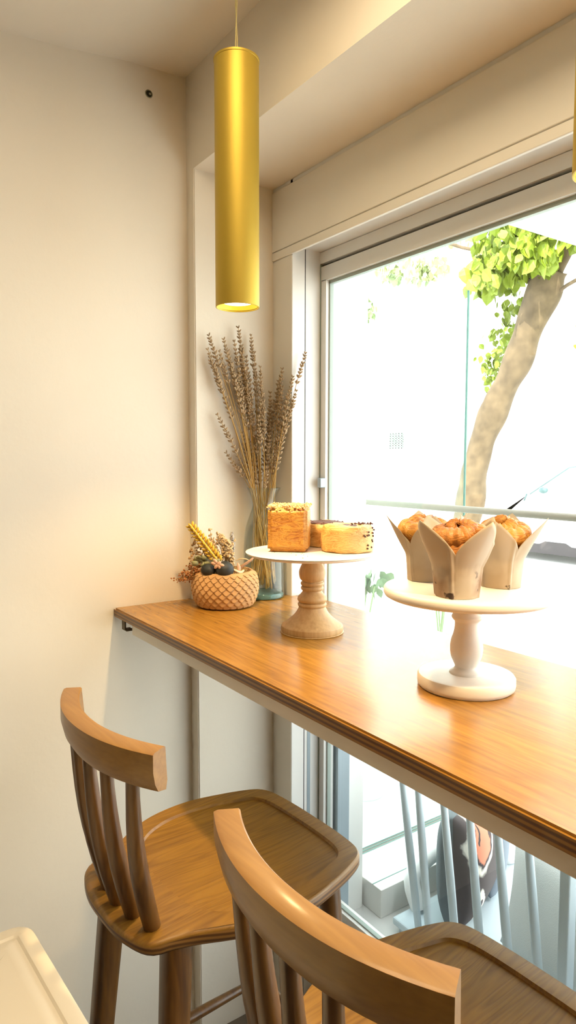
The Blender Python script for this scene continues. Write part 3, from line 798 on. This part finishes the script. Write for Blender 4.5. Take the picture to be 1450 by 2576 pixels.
obj('pod_shell', bm, M['blackpod'], t, True)
bm = bmesh.new(); blob(bm, (-.030, -.035, .020), .020, (1.2, 1, .9), 3); obj('pod_lobe', bm, M['blackpod'], t, True)
t = thing('dried_blossom', 'pinkish dried bud cluster lying on the black seed pod', 'dried flower', lp(-.012, .082, .132))
for k, (a, h) in enumerate(((-.020, .004), (-.008, -.010), (.006, -.012), (.016, -.004), (-.012, .014), (.004, .004))):
    bm = bmesh.new(); dd = (RR * a + UP * h).normalized(); q = dd.to_track_quat('Z', 'Y'); blob(bm, RR * a * .6 + UP * h * .6, 1, (.0048, .0048, .0085), 2, q)
    obj('bud', bm, M['driedpink'], t, True)
# dark leaves left
t = thing('dried_leaves', 'bunch of dull olive dried leaves under the wheat ear', 'dried leaves', lp(-.03, .03, .09))
random.seed(21)
for k in range(12):
    bm = bmesh.new(); a = random.uniform(-1, 1)
    c = RR * random.uniform(-.045, .01) + UP * random.uniform(.0, .05) + CC * random.uniform(-.01, .03)
    ax = (RR * a * .8 + UP * random.uniform(.2, 1) + CC * .4).normalized(); sd = ax.cross(CC).normalized(); ln = random.uniform(.018, .028)
    prev = None
    for q in range(7):
        u = q / 6; w_ = .009 * sin(pi * min(.98, u + .04)); p = c + ax * ln * u + CC * .006 * sin(pi * u)
        row = (bm.verts.new(p - sd * w_), bm.verts.new(p + CC * .002), bm.verts.new(p + sd * w_))
        if prev:
            bm.faces.new((prev[0], prev[1], row[1], row[0])); bm.faces.new((prev[1], prev[2], row[2], row[1]))
        prev = row
    o = obj('leaf', bm, M['grey_leaf'], t, True)
    md = o.modifiers.new('t', 'SOLIDIFY'); md.thickness = .0006
for k, (a, h) in enumerate(((-.062, .13), (-.043, .128))):
    t = thing('honesty_disc', ['translucent pale papery seed disc at far left in the scaled pot', 'translucent pale papery seed disc right beside the black pod'][k], 'dried seed disc', lp(a, .03, h - .012))
    bm = bmesh.new(); lathe(bm, [(0, .0004), (.010, .0004), (.012, 0), (.010, -.0004), (0, -.0004)], 24)
    q = CC.to_track_quat('Z', 'Y').to_euler(); o = obj('seed_disc', bm, M['silver'], t, True, loc=(0, 0, .012), rot=q)
    bm = bmesh.new(); tube(bm, [(0, 0, 0), (0, 0, -.03)], .0006, 5); obj('stalk', bm, M['stem'], t)
# curved pale pods at right
random.seed(3)
def pod(label, pts, r, m):
    t = thing('dried_pod', label, 'dried pod', pts[0]); p0 = Vector(pts[0]); bm = bmesh.new()
    pp_ = smoothprof([tuple(Vector(p) - p0) for p in pts], 6); n = len(pp_)
    tube(bm, pp_, [max(.0008, r * math.sin(pi * (k + .6) / (n + .2)) ** .6) for k in range(n)], 8, flat=.6); obj('husk', bm, m, t, True)
pod('dried curved husk pointing right out of the scaled pot', [lp(.035, .03, .098), lp(.050, .035, .118), lp(.075, .03, .135), lp(.088, .02, .148)], .0065, mat('husk_brown', (.42, .24, .14), .8))
pod('long twisted pale husk at the right of the black pod', [lp(.018, .05, .118), lp(.035, .055, .110), lp(.048, .05, .104), (lp(.058, .04, .110))], .006, mat('husk_pale', (.66, .48, .33), .8))
pod('small upright husk at the right of the black pod', [lp(.043, .05, .100), lp(.044, .048, .116), lp(.040, .045, .130)], .006, M['driedpink'])
pod('thin pale stick arching over the back of the scaled pot', [lp(.030, -.01, .128), lp(.045, -.01, .134), lp(.06, -.012, .133), lp(.072, -.015, .126)], .0032, M['driedpale'])
bm = bmesh.new()
for k in range(230):
    a = random.uniform(0, 2 * pi); q = .068 * math.sqrt(random.random()); p = Vector((q * cos(a), q * sin(a), .088 + random.uniform(0, .008)))
    pts = [p]
    for s in range(5):
        p = p + Vector((random.gauss(0, 1), random.gauss(0, 1), random.gauss(.25, .8))) * .0045
        p.z = max(.089, min(.112, p.z)); pts.append(p)
    tube(bm, pts, .0007, 4)
o = obj('dried_moss', bm, M['moss'], None, True, loc=(PX, PY, ZPOT)); tag(o, 'tangle of curly dried moss filling the scaled pot', 'moss', kind='stuff')

# ------------------------------------------------------------------ vase and lavender
VX, VY = .112, -.080
t = thing('glass_vase', 'clear glass vase with flared rim and greenish thick base', 'vase', (VX, VY, 1.0802))
bm = bmesh.new()
outp = smoothprof([(.058, .0), (.0625, .003), (.0635, .012), (.063, .06), (.0625, .12), (.061, .175), (.056, .215), (.045, .250), (.0355, .278), (.036, .298), (.044, .320), (.0515, .336)], 6)
inn = [(r - .0022, z + (.001 if i > 3 else 0)) for i, (r, z) in enumerate(outp) if z > .02]
lathe(bm, outp + [(.0505, .3372)] + inn[::-1], 72)
obj('vase_body', bm, M['vglass'], t, True, angle=60)
bm = bmesh.new(); lathe(bm, [(0, .0005), (.056, .0005), (.0605, .003), (.061, .012), (.058, .0165), (0, .014)], 64); obj('vase_foot', bm, M['vbase'], t, True, angle=50)
tips = [(0.067, -0.241, 1.862), (0.068, -0.245, 1.821), (0.069, -0.237, 1.788), (0.066, -0.222, 1.766), (0.068, -0.192, 1.855), (0.068, -0.206, 1.819), (0.066, -0.175, 1.822), (0.069, -0.142, 1.895), (0.067, -0.155, 1.853), (0.068, -0.131, 1.832), (0.066, -0.096, 1.877), (0.066, -0.113, 1.81), (0.085, -0.097, 1.821), (0.103, -0.086, 1.778), (0.104, -0.08, 1.708), (0.073, -0.031, 1.707), (0.103, -0.022, 1.741), (0.126, -0.022, 1.775), (0.117, -0.022, 1.752), (0.172, -0.015, 1.747), (0.173, 0.03, 1.821), (0.174, -0.004, 1.706), (0.068, -0.214, 1.633), (0.069, -0.185, 1.521), (0.084, -0.024, 1.682), (0.119, -0.083, 1.653), (0.068, -0.142, 1.772), (0.069, -0.126, 1.749), (0.068, -0.163, 1.782), (0.084, -0.11, 1.737), (0.073, -0.082, 1.764), (0.11, -0.091, 1.677), (0.074, -0.039, 1.621), (0.09, -0.028, 1.596), (0.12, -0.021, 1.643), (0.143, -0.027, 1.594), (0.067, -0.086, 1.571), (0.066, -0.107, 1.558), (0.069, -0.13, 1.582), (0.072, -0.068, 1.51), (0.123, -0.035, 1.546), (0.147, -0.022, 1.678), (0.067, -0.143, 1.51), (0.09, -0.101, 1.485), (0.131, -0.081, 1.462), (0.067, -0.134, 1.808), (0.067, -0.148, 1.73), (0.081, -0.126, 1.772), (0.113, -0.1, 1.629), (0.093, -0.062, 1.558), (0.162, -0.021, 1.647),
        (0.075, -0.16, 1.765), (0.08, -0.15, 1.745), (0.085, -0.12, 1.70), (0.09, -0.11, 1.66), (0.10, -0.05, 1.60), (0.11, -0.06, 1.57), (0.078, -0.175, 1.79), (0.14, -0.03, 1.72)]
random.seed(17)
for i, tp in enumerate(tips):
    tp = Vector(tp); dr = Vector((tp.x - VX, tp.y - VY))
    nk = Vector((VX, VY)) + dr * (.024 / max(.06, dr.length)) + Vector((random.uniform(-.009, .009), random.uniform(-.009, .009)))
    a = random.uniform(0, 2 * pi); fr_ = random.uniform(.005, .042)
    ft_ = Vector((VX + fr_ * cos(a), VY + fr_ * sin(a), 1.103 + random.uniform(0, .05)))
    nk = Vector((nk.x, nk.y, 1.365))
    t = thing('lavender_stem', {0: 'dried lavender stem leaning furthest left at the top of the vase bunch', 7: 'tallest dried lavender stem rising at the middle of the vase bunch', 20: 'single dried lavender stem reaching furthest right before the white window frame', 22: 'dried lavender stem arching out alone to the left, halfway up the bunch', 23: 'lowest short dried lavender sprig leaning left just above the vase rim'}.get(i, 'dried lavender stem standing in the clear glass vase'), 'dried lavender', ft_, 0, 'dried lavender bunch in the glass vase')
    bend = Vector((dr.x, dr.y, 0)) * .10
    P_ = [ft_, ft_.lerp(nk, .5) + Vector((random.uniform(-.004, .004), random.uniform(-.004, .004), 0)), nk, nk.lerp(tp, .35) - bend * .6, nk.lerp(tp, .7) - bend * .5, tp]
    cu = smoothprof([tuple(q - ft_) for q in P_], 5)
    bm = bmesh.new(); n = len(cu); tube(bm, cu, [.0015 - .0008 * k / n for k in range(n)], 5); obj('stem', bm, M['stem'], t, True)
    bm = bmesh.new(); cv = [Vector(q) for q in cu]
    L_ = (tp - nk).length; hl = min(L_ * .55, random.uniform(.10, .17)); s = 0; k = n - 1; pos = cv[-1]
    acc = 0; whorl = 0
    while acc < hl:
        # walk down the stem from the tip
        rem = acc; j = n - 1
        while j > 0 and rem > (cv[j] - cv[j-1]).length: rem -= (cv[j] - cv[j-1]).length; j -= 1
        if j == 0: break
        dirv = (cv[j] - cv[j-1]).normalized(); c = cv[j] - dirv * rem
        x_ = dirv.cross(Vector((1, .3, .2))).normalized(); y_ = dirv.cross(x_)
        nb_ = 4 if acc < .03 else 5
        for q in range(nb_):
            an = 2 * pi * q / nb_ + whorl * .8 + random.uniform(-.3, .3); out = x_ * cos(an) + y_ * sin(an)
            ax = (dirv * .9 + out * .8).normalized(); sz = random.uniform(.0046, .0078) * (.75 + min(.35, acc * 5))
            blob(bm, c + ax * sz * .9, 1, (sz * .42, sz * .42, sz * 1.1), 1, ax.to_track_quat('Z', 'Y'))
        whorl += 1; acc += random.uniform(.0085, .0145) + (.005 if acc > .07 else 0)
    obj('flower_head', bm, M['bud'], t, True)

# ------------------------------------------------------------------ outside
struct('ground_terrace', [(-12, .155, -.15, 8, 3.2, -.05)], M['pave'])
struct('ground_street', [(-40, 3.2, -.3, 20, 40, -.05)], M['pave'])
struct('wall_facade_opposite', [(-40, 15, -.1, 20, 15.5, 11)], M['facade'])
# own building outer shell keeps the sun out
struct('roof_slab', [(-.3, -4.4, 2.96, 4.6, .3, 3.1)], M['facade'])
# ledge with door tracks on the terrace
t = thing('terrace_ledge', 'low white ledge with sliding track grooves outside the window', 'ledge', (.235, .31, 0))
bm = bmesh.new(); box(bm, -.20, 0, -.05, 0, 2.6, .05); box(bm, -.62, 0, -.05, -.23, 2.6, .047); bevel(bm, .002); obj('ledge_block', bm, M['ledge'], t)
bm = bmesh.new()
for x in (-.045, -.20, -.214, -.228): box(bm, x, 0, .0495, x + .003, 2.6, .0512)
obj('track_groove', bm, M['glassedge'], t)
t = thing('glass_screen', 'tall glass side screen standing on the terrace ledge', 'glass screen', (-.02, .35, .06))
bm = bmesh.new(); box(bm, -.004, 0, 0, .004, .63, 2.12); obj('screen_pane', bm, M['outglass'], t)
bm = bmesh.new(); box(bm, -.0045, .630, 0, .0045, .634, 2.12); obj('pane_edge', bm, M['glassedge'], t)['label'] = 'dark green polished glass edge'
# handrail
t = thing('terrace_handrail', 'beige tubular handrail crossing the view outside the window', 'handrail', (0, .75, 0))
bm = bmesh.new(); tube(bm, [(-.525, 0, 1.321), (-.50, 0, 1.321), (4.5, 0, 1.323)], [.008, .0125, .0125], 16); obj('rail_tube', bm, mat('beige_rail_paint', (.24, .20, .15), .5), t, True, angle=50)
for x in (-.50, 4.3):
    bm = bmesh.new(); tube(bm, [(x, 0, -.05), (x, 0, 1.32)], .006, 10); obj('post', bm, M['facade'], t, True)
# bench with spindle back
t = thing('spindle_bench', 'white spindle-back bench on the terrace behind the glass', 'bench', (0, 0, 0))
YS = .335
SPX = [(.193, .417), (.289, .459), (.392, .573), (.500, .667), (.600, .768), (.711, .861), (.945, 1.02), (1.06, 1.12), (1.18, 1.22)]
for a_, b_ in SPX:
    bm = bmesh.new(); pts = []
    for q in range(9):
        u = q / 8; z = .86 - .86 * u; x = a_ + (b_ - a_) * u * .945
        pts.append((x, YS + .06 * (z - .3), z))
    tube(bm, pts, [.0085, .009, .010, .0105, .0115, .0125, .0130, .0125, .011], 14); obj('spindle', bm, M['outwhite'], t, True)
bm = bmesh.new(); box(bm,   .885, .322, -.05, .915, .356, .86); bevel(bm, .004); obj('bench_post', bm, M['outwhite'], t)
bm = bmesh.new(); box(bm, .16, .350, .84, 1.5, .385, .90); bevel(bm, .008); obj('top_rail', bm, M['outwhite'], t)
bm = bmesh.new(); box(bm, .30, .30, -.025, 1.5, .95, .0); bevel(bm, .006); obj('bench_seat', bm, M['outwhite'], t)
for x, y in ((.33, .33), (.33, .92), (1.47, .33), (1.47, .92)):
    bm = bmesh.new(); tube(bm, [(x, y, -.024), (x, y, -.05)], .018, 10); obj('leg', bm, M['outwhite'], t, True)
bm = bmesh.new(); tube(bm, smoothprof([(.325, .40, .0), (.275, .42, .09), (.265, .6, .13), (.29, .85, .12), (.32, .88, .0)], 5), .028, 14); obj('armrest', bm, M['facade'], t, True)
def cushion(bm, w, h, d, p=3.2, n=26, mi=(0, 0)):
    rows = []
    for i in range(n + 1):
        v = -1 + 2 * i / n; row = []
        for j in range(n + 1):
            u = -1 + 2 * j / n
            th = ((1 - abs(u) ** p) * (1 - abs(v) ** p)) ** .45
            ww = w * (1 - .05 * (1 - v * v)); hh = h * (1 - .05 * (1 - u * u))
            row.append((u * ww / 2, v * hh / 2, th * d / 2))
        rows.append(row)
    for k, s in enumerate((1, -1)):
        g = [[bm.verts.new((x, s * z, y)) for (x, y, z) in row] for row in rows]
        for a_, b_ in zip(g, g[1:]):
            for q in range(n): bm.faces.new((a_[q], a_[q+1], b_[q+1], b_[q])).material_index = mi[k]
    bmesh.ops.remove_doubles(bm, verts=bm.verts, dist=1e-5)
t = thing('throw_cushion', 'throw cushion with dark coral-spotted front and grey back, standing on the bench', 'cushion', (.400, .555, .0005), R(-67))
bm = bmesh.new(); cushion(bm, .36, .38, .17, mi=(0, 1)); obj('cushion_cover', bm, [M['pattern'], M['greyfab']], t, True, loc=(0, 0, .192))
t = thing('throw_cushion', 'plain blue-grey throw cushion half hidden behind the patterned one', 'cushion', (.32, .765, .0005), R(-50))
bm = bmesh.new(); cushion(bm, .36, .40, .13); obj('cushion_cover', bm, mat('blue_grey_fabric', (.20, .23, .27), .9), t, True, loc=(0, 0, .202))
bm = bmesh.new(); cushion(bm, .80, .38, .17, 5); o = obj('back_cushion', bm, M['cream'], None, True, loc=(1.00, .50, .215), rot=(R(-10), 0, 0)); tag(o, 'large cream back cushion filling the right of the terrace bench', 'cushion')
# canopy over the terrace
t = thing('terrace_awning', 'white awning above the terrace, cutting off the treetop', 'awning', (-.25, 1.2, 2.6))
bm = bmesh.new(); box(bm, 0, 0, 0, 4.6, 1.2, .03); bevel(bm, .005)
wa = bpy.data.materials.new('white_awning_cloth'); wa.use_nodes = True
N = wa.node_tree.nodes; L = wa.node_tree.links; ts = N.new('ShaderNodeBsdfTranslucent'); ts.inputs[0].default_value = (.9, .9, .9, 1)
ms = N.new('ShaderNodeMixShader'); ms.inputs[0].default_value = .5; N['Principled BSDF'].inputs['Base Color'].default_value = (.85, .85, .85, 1)
L.new(N['Principled BSDF'].outputs[0], ms.inputs[1]); L.new(ts.outputs[0], ms.inputs[2]); L.new(ms.outputs[0], N['Material Output'].inputs[0])
obj('awning_cloth', bm, wa, t)

# tree
def leaf_cloud(name, cl, n, size, m, parent, seed):
    random.seed(seed); bm = bmesh.new()
    for _ in range(n):
        c, r = random.choice(cl); c = Vector(c)
        v = Vector((random.gauss(0, 1), random.gauss(0, 1), random.gauss(0, 1)))
        v = v.normalized() * random.random() ** .5
        p = c + Vector((v.x * r[0], v.y * r[1], v.z * r[2]))
        d = Vector((random.gauss(0, .5), random.gauss(0, .5), -1)).normalized(); s = size * random.uniform(.6, 1.25)
        sd = d.cross(Vector((random.gauss(0, 1), random.gauss(0, 1), .1))).normalized(); nn = d.cross(sd)
        pr_ = [(0, 0), (.34, .25), (.40, .5), (.25, .78), (0, 1.05)]
        cvs = [bm.verts.new(p + d * s * v_ + nn * s * .10 * sin(pi * v_)) for (_, v_) in pr_]
        ls = [bm.verts.new(p + d * s * v_ - sd * s * u_ + nn * s * .02) for (u_, v_) in pr_[1:4]]
        rs_ = [bm.verts.new(p + d * s * v_ + sd * s * u_ + nn * s * .02) for (u_, v_) in pr_[1:4]]
        for q in (ls, rs_):
            bm.faces.new((cvs[0], cvs[1], q[0])); bm.faces.new((cvs[1], cvs[2], q[1], q[0])); bm.faces.new((cvs[2], cvs[3], q[2], q[1])); bm.faces.new((cvs[3], cvs[4], q[2]))
    return obj(name, bm, m, parent)
t = thing('street_tree', 'leaning tree with mottled trunk and yellow-green leaves beyond the window', 'tree', (-3.55, 5, -.05))
O = Vector((-3.55, 5, -.05))
tr = [(-3.55, 5, -.05), (-3.42, 5, .9), (-3.27, 5, 1.62), (-3.06, 5, 2.1), (-2.83, 5, 2.48), (-2.66, 5, 2.88), (-2.50, 5, 3.22), (-2.42, 5, 3.42)]
bm = bmesh.new(); pts = smoothprof(tr, 8); pts = [tuple(Vector(p) - O) for p in pts]
tube(bm, pts, [.15 - .012 * sin(k * .5) + .03 * max(0, (k - 38) / 18) for k in range(len(pts))], 20)
for b0, b1, b2, r_ in (((-2.45, 5, 3.3), (-2.50, 5, 3.6), (-2.55, 4.9, 4.3), .075), ((-2.40, 5, 3.3), (-2.25, 5, 3.6), (-1.9, 5.1, 4.2), .085), ((-2.5, 5, 3.2), (-2.9, 4.8, 3.62), (-3.5, 4.7, 3.9), .03), ((-2.3, 5, 3.2), (-1.9, 4.9, 3.3), (-1.4, 4.9, 3.5), .02)):
    q = [tuple(Vector(p) - O) for p in smoothprof([b0, b1, b2], 6)]; tube(bm, q, [r_ * (1 - .5 * k / len(q)) for k in range(len(q))], 12)
for v in bm.verts: v.co += Vector((noise.noise(v.co * 4), noise.noise(v.co * 4 + Vector((9, 0, 0))), 0)) * .035
obj('trunk', bm, M['bark'], t, True)
cl = [((-2.75, 4.8, 3.9), (.45, .5, .35)), ((-2.1, 4.9, 3.95), (.5, .5, .4)), ((-2.95, 4.8, 3.55), (.3, .4, .3)), ((-1.7, 5, 3.5), (.35, .4, .35)), ((-2.9, 4.9, 4.3), (.4, .5, .5)), ((-2.2, 5, 4.4), (.6, .6, .4)), ((-2.6, 4.8, 3.55), (.4, .2, .2)), ((-2.35, 4.6, 3.62), (.45, .2, .22)), ((-1.75, 4.8, 3.7), (.4, .3, .3))]
cl = [(tuple(Vector(c) - O), r) for c, r in cl]
fo = leaf_cloud('foliage', cl, 1000, .15, M['leaf'], t, 1); 
cl2 = [((-3.05, 5.2, 2.95), (.22, .3, .35)), ((-3.15, 5.2, 2.55), (.18, .3, .3)), ((-1.95, 5.2, 3.0), (.25, .3, .3)), ((-2.9, 5.2, 3.2), (.25, .3, .2)), ((-3.25, 5.2, 2.6), (.12, .3, .45)), ((-2.0, 5.2, 2.75), (.2, .3, .5))]
cl2 = [(tuple(Vector(c) - O), r) for c, r in cl2]
leaf_cloud('hanging_foliage', cl2, 420, .085, M['leaf'], t, 2)
t = thing('street_tree', 'pale green treetop far off at the upper left of the window', 'tree', (-8.5, 9, -.05))
O = Vector((-8.5, 9, -.05))
bm = bmesh.new(); tube(bm, [(0, 0, 0), (.1, 0, 3), (-.1, 0, 5.6)], [.12, .10, .05], 10); obj('trunk', bm, M['facade'], t, True)['label'] = 'plain white trunk'  # trunk shares the white of the facade
cl = [((-8.1, 9, 5.4), (.55, .5, .28)), ((-7.3, 9, 5.9), (.45, .5, .3)), ((-9.9, 9, 4.9), (.28, .3, .32)), ((-10.3, 9, 5.2), (.35, .3, .16)), ((-8.9, 9, 5.5), (.4, .4, .16))]
leaf_cloud('foliage', [(tuple(Vector(c) - O), r) for c, r in cl], 700, .16, M['leaf2'], t, 4)
# terrace plants
random.seed(9)
for k, (x, y, z, lab) in enumerate(((-.33, .62, .97, 'leafy terrace plant seen under the left cake plate'), (-.22, .60, 1.02, 'second leafy terrace plant reaching behind the white cake plate'))):
    t = thing('potted_plant', lab, 'plant', (x, y + (.1 if k == 0 else .45), 0.048))
    bm = bmesh.new(); lathe(bm, [(0, 0), (.09, 0), (.11, .22), (.10, .23), (0, .21)], 24); obj('planter', bm, M['facade'], t, True, angle=40)
    bm = bmesh.new()
    for q in range(4): tube(bm, [(0, 0, .2), (random.uniform(-.03, .03), 0, .6), (random.uniform(-.06, .08), 0, z - .05)], .004, 6)
    obj('stem', bm, M['leaf2'], t, True)
    leaf_cloud('foliage', [((0, 0, z - .06), (.10, .06, .05)), ((.06, 0, z + .0), (.07, .05, .03))], 26, .055, M['leaf3'], t, 30 + k)
# car
def mesh_prism(bm, pts, y0, y1, mi=0, inset=0):
    a_ = [bm.verts.new((x, y0, z)) for x, z in pts]; b_ = [bm.verts.new((x, y1, z)) for x, z in pts]
    bm.faces.new(a_).material_index = mi; bm.faces.new(b_[::-1]).material_index = mi
    for i in range(len(pts)):
        j = (i + 1) % len(pts); bm.faces.new((a_[i], b_[i], b_[j], a_[j])).material_index = mi
t = thing('parked_car', 'white parked car across the street seen through the window', 'car', (-6.2, 8.0, -.05))
def arch(cx, r, z0, n=9): return [(cx + r * cos(pi * k / n), z0 + r * sin(pi * k / n)) for k in range(n + 1)]
low = [(0, .30)] + [(.03, .55), (.10, .78), (.45, .88), (1.42, 1.02), (4.15, 1.06), (4.30, .95), (4.33, .35), (4.25, .2)] + [p for p in arch(3.55, .37, .22)] + [p for p in arch(.84, .37, .22)] + [(.1, .2)]
bm = bmesh.new(); mesh_prism(bm, low, 0, 1.72); bmesh.ops.triangulate(bm, faces=[f for f in bm.faces if len(f.verts) > 4]); obj('car_body', bm, M['carpaint'], t)
bm = bmesh.new(); mesh_prism(bm, [(1.40, 1.00), (2.05, 1.43), (2.5, 1.50), (3.3, 1.48), (4.10, 1.05)], .10, 1.62); obj('car_roof', bm, M['carpaint'], t)
bm = bmesh.new(); mesh_prism(bm, [(1.58, 1.06), (2.10, 1.39), (2.60, 1.42), (2.60, 1.06)], .092, .10); mesh_prism(bm, [(2.68, 1.06), (2.68, 1.42), (3.25, 1.40), (3.80, 1.07)], .092, .10)
obj('side_window', bm, M['carglass'], t)
bm = bmesh.new(); tube(bm, [(1.38, .098, 1.02), (2.05, .098, 1.445), (2.5, .098, 1.51), (3.3, .098, 1.49)], .012, 6)
tube(bm, [(1.40, -.004, 1.03), (1.35, -.004, .92)], .012, 6); obj('window_seal', bm, M['carline'], t, True)
bm = bmesh.new(); blob(bm, (1.75, -.09, 1.10), .09, (.8, .8, .6), 2); obj('wing_mirror', bm, M['carline'], t, True)
bm = bmesh.new(); mesh_prism(bm, [(1.25, .12), (3.15, .12), (3.15, .26), (2.2, .26), (2.1, .31), (1.75, .31), (1.65, .26), (1.25, .26)], -.012, .02); obj('underbody_shadow', bm, mat('underbody_shade', (.065, .055, .055), .6), t)  # dark slab put in as the shadow under the car's sill
for cx in (.84, 3.55):
    for yy in (.0, 1.52):
        bm = bmesh.new(); lathe(bm, [(.20, 0), (.30, -.01), (.33, .03), (.33, .17), (.30, .2), (.20, .19)], 36); b2 = bmesh.new(); lathe(b2, [(.20, .0), (.17, .05), (0, .05)], 36)
        for q in range(5):
            a = 2 * pi * q / 5; tube(b2, [(.03 * cos(a), .03 * sin(a), .02), (.19 * cos(a), .19 * sin(a), .01)], .022, 6)
        wh = obj('wheel', bm, M['tyre'], t, True, loc=(cx, yy, .33), rot=(R(-90), 0, 0), angle=40); obj('rim', b2, M['rim'], wh, True, angle=40)
# facade details opposite
t = thing('facade_window', 'small dark-framed window of the building opposite, left of the tree trunk', 'window', (-11.30, 14.97, 2.0))
bm = bmesh.new(); box(bm, -.16, -.03, 0, .16, .02, 1.0); obj('window_frame', bm, mat('brown_frame', (.12, .10, .09), .6), t)
bm = bmesh.new(); box(bm, -.12, -.04, .05, .12, -.02, .8); obj('pane', bm, mat('pale_blue_pane', (.35, .45, .55), .3), t)
t = thing('wall_poster', 'faded green lattice panel on the building opposite', 'panel', (-14.9, 14.97, 1.9))
bm = bmesh.new()
for q in range(7):
    box(bm, -.45 + q * .14, -.03, 0, -.40 + q * .14, .0, .55)
    box(bm, -.45, -.03, q * .08, .45, .0, q * .08 + .035)
obj('lattice', bm, M['sign'], t)
t = thing('drainpipe', 'thin grey-green pipe on the building opposite', 'pipe', (-12.05, 14.93, .8))
bm = bmesh.new(); tube(bm, [(0, 0, 0), (0, 0, 2.2)], .05, 8); obj('pipe', bm, M['sign'], t, True)
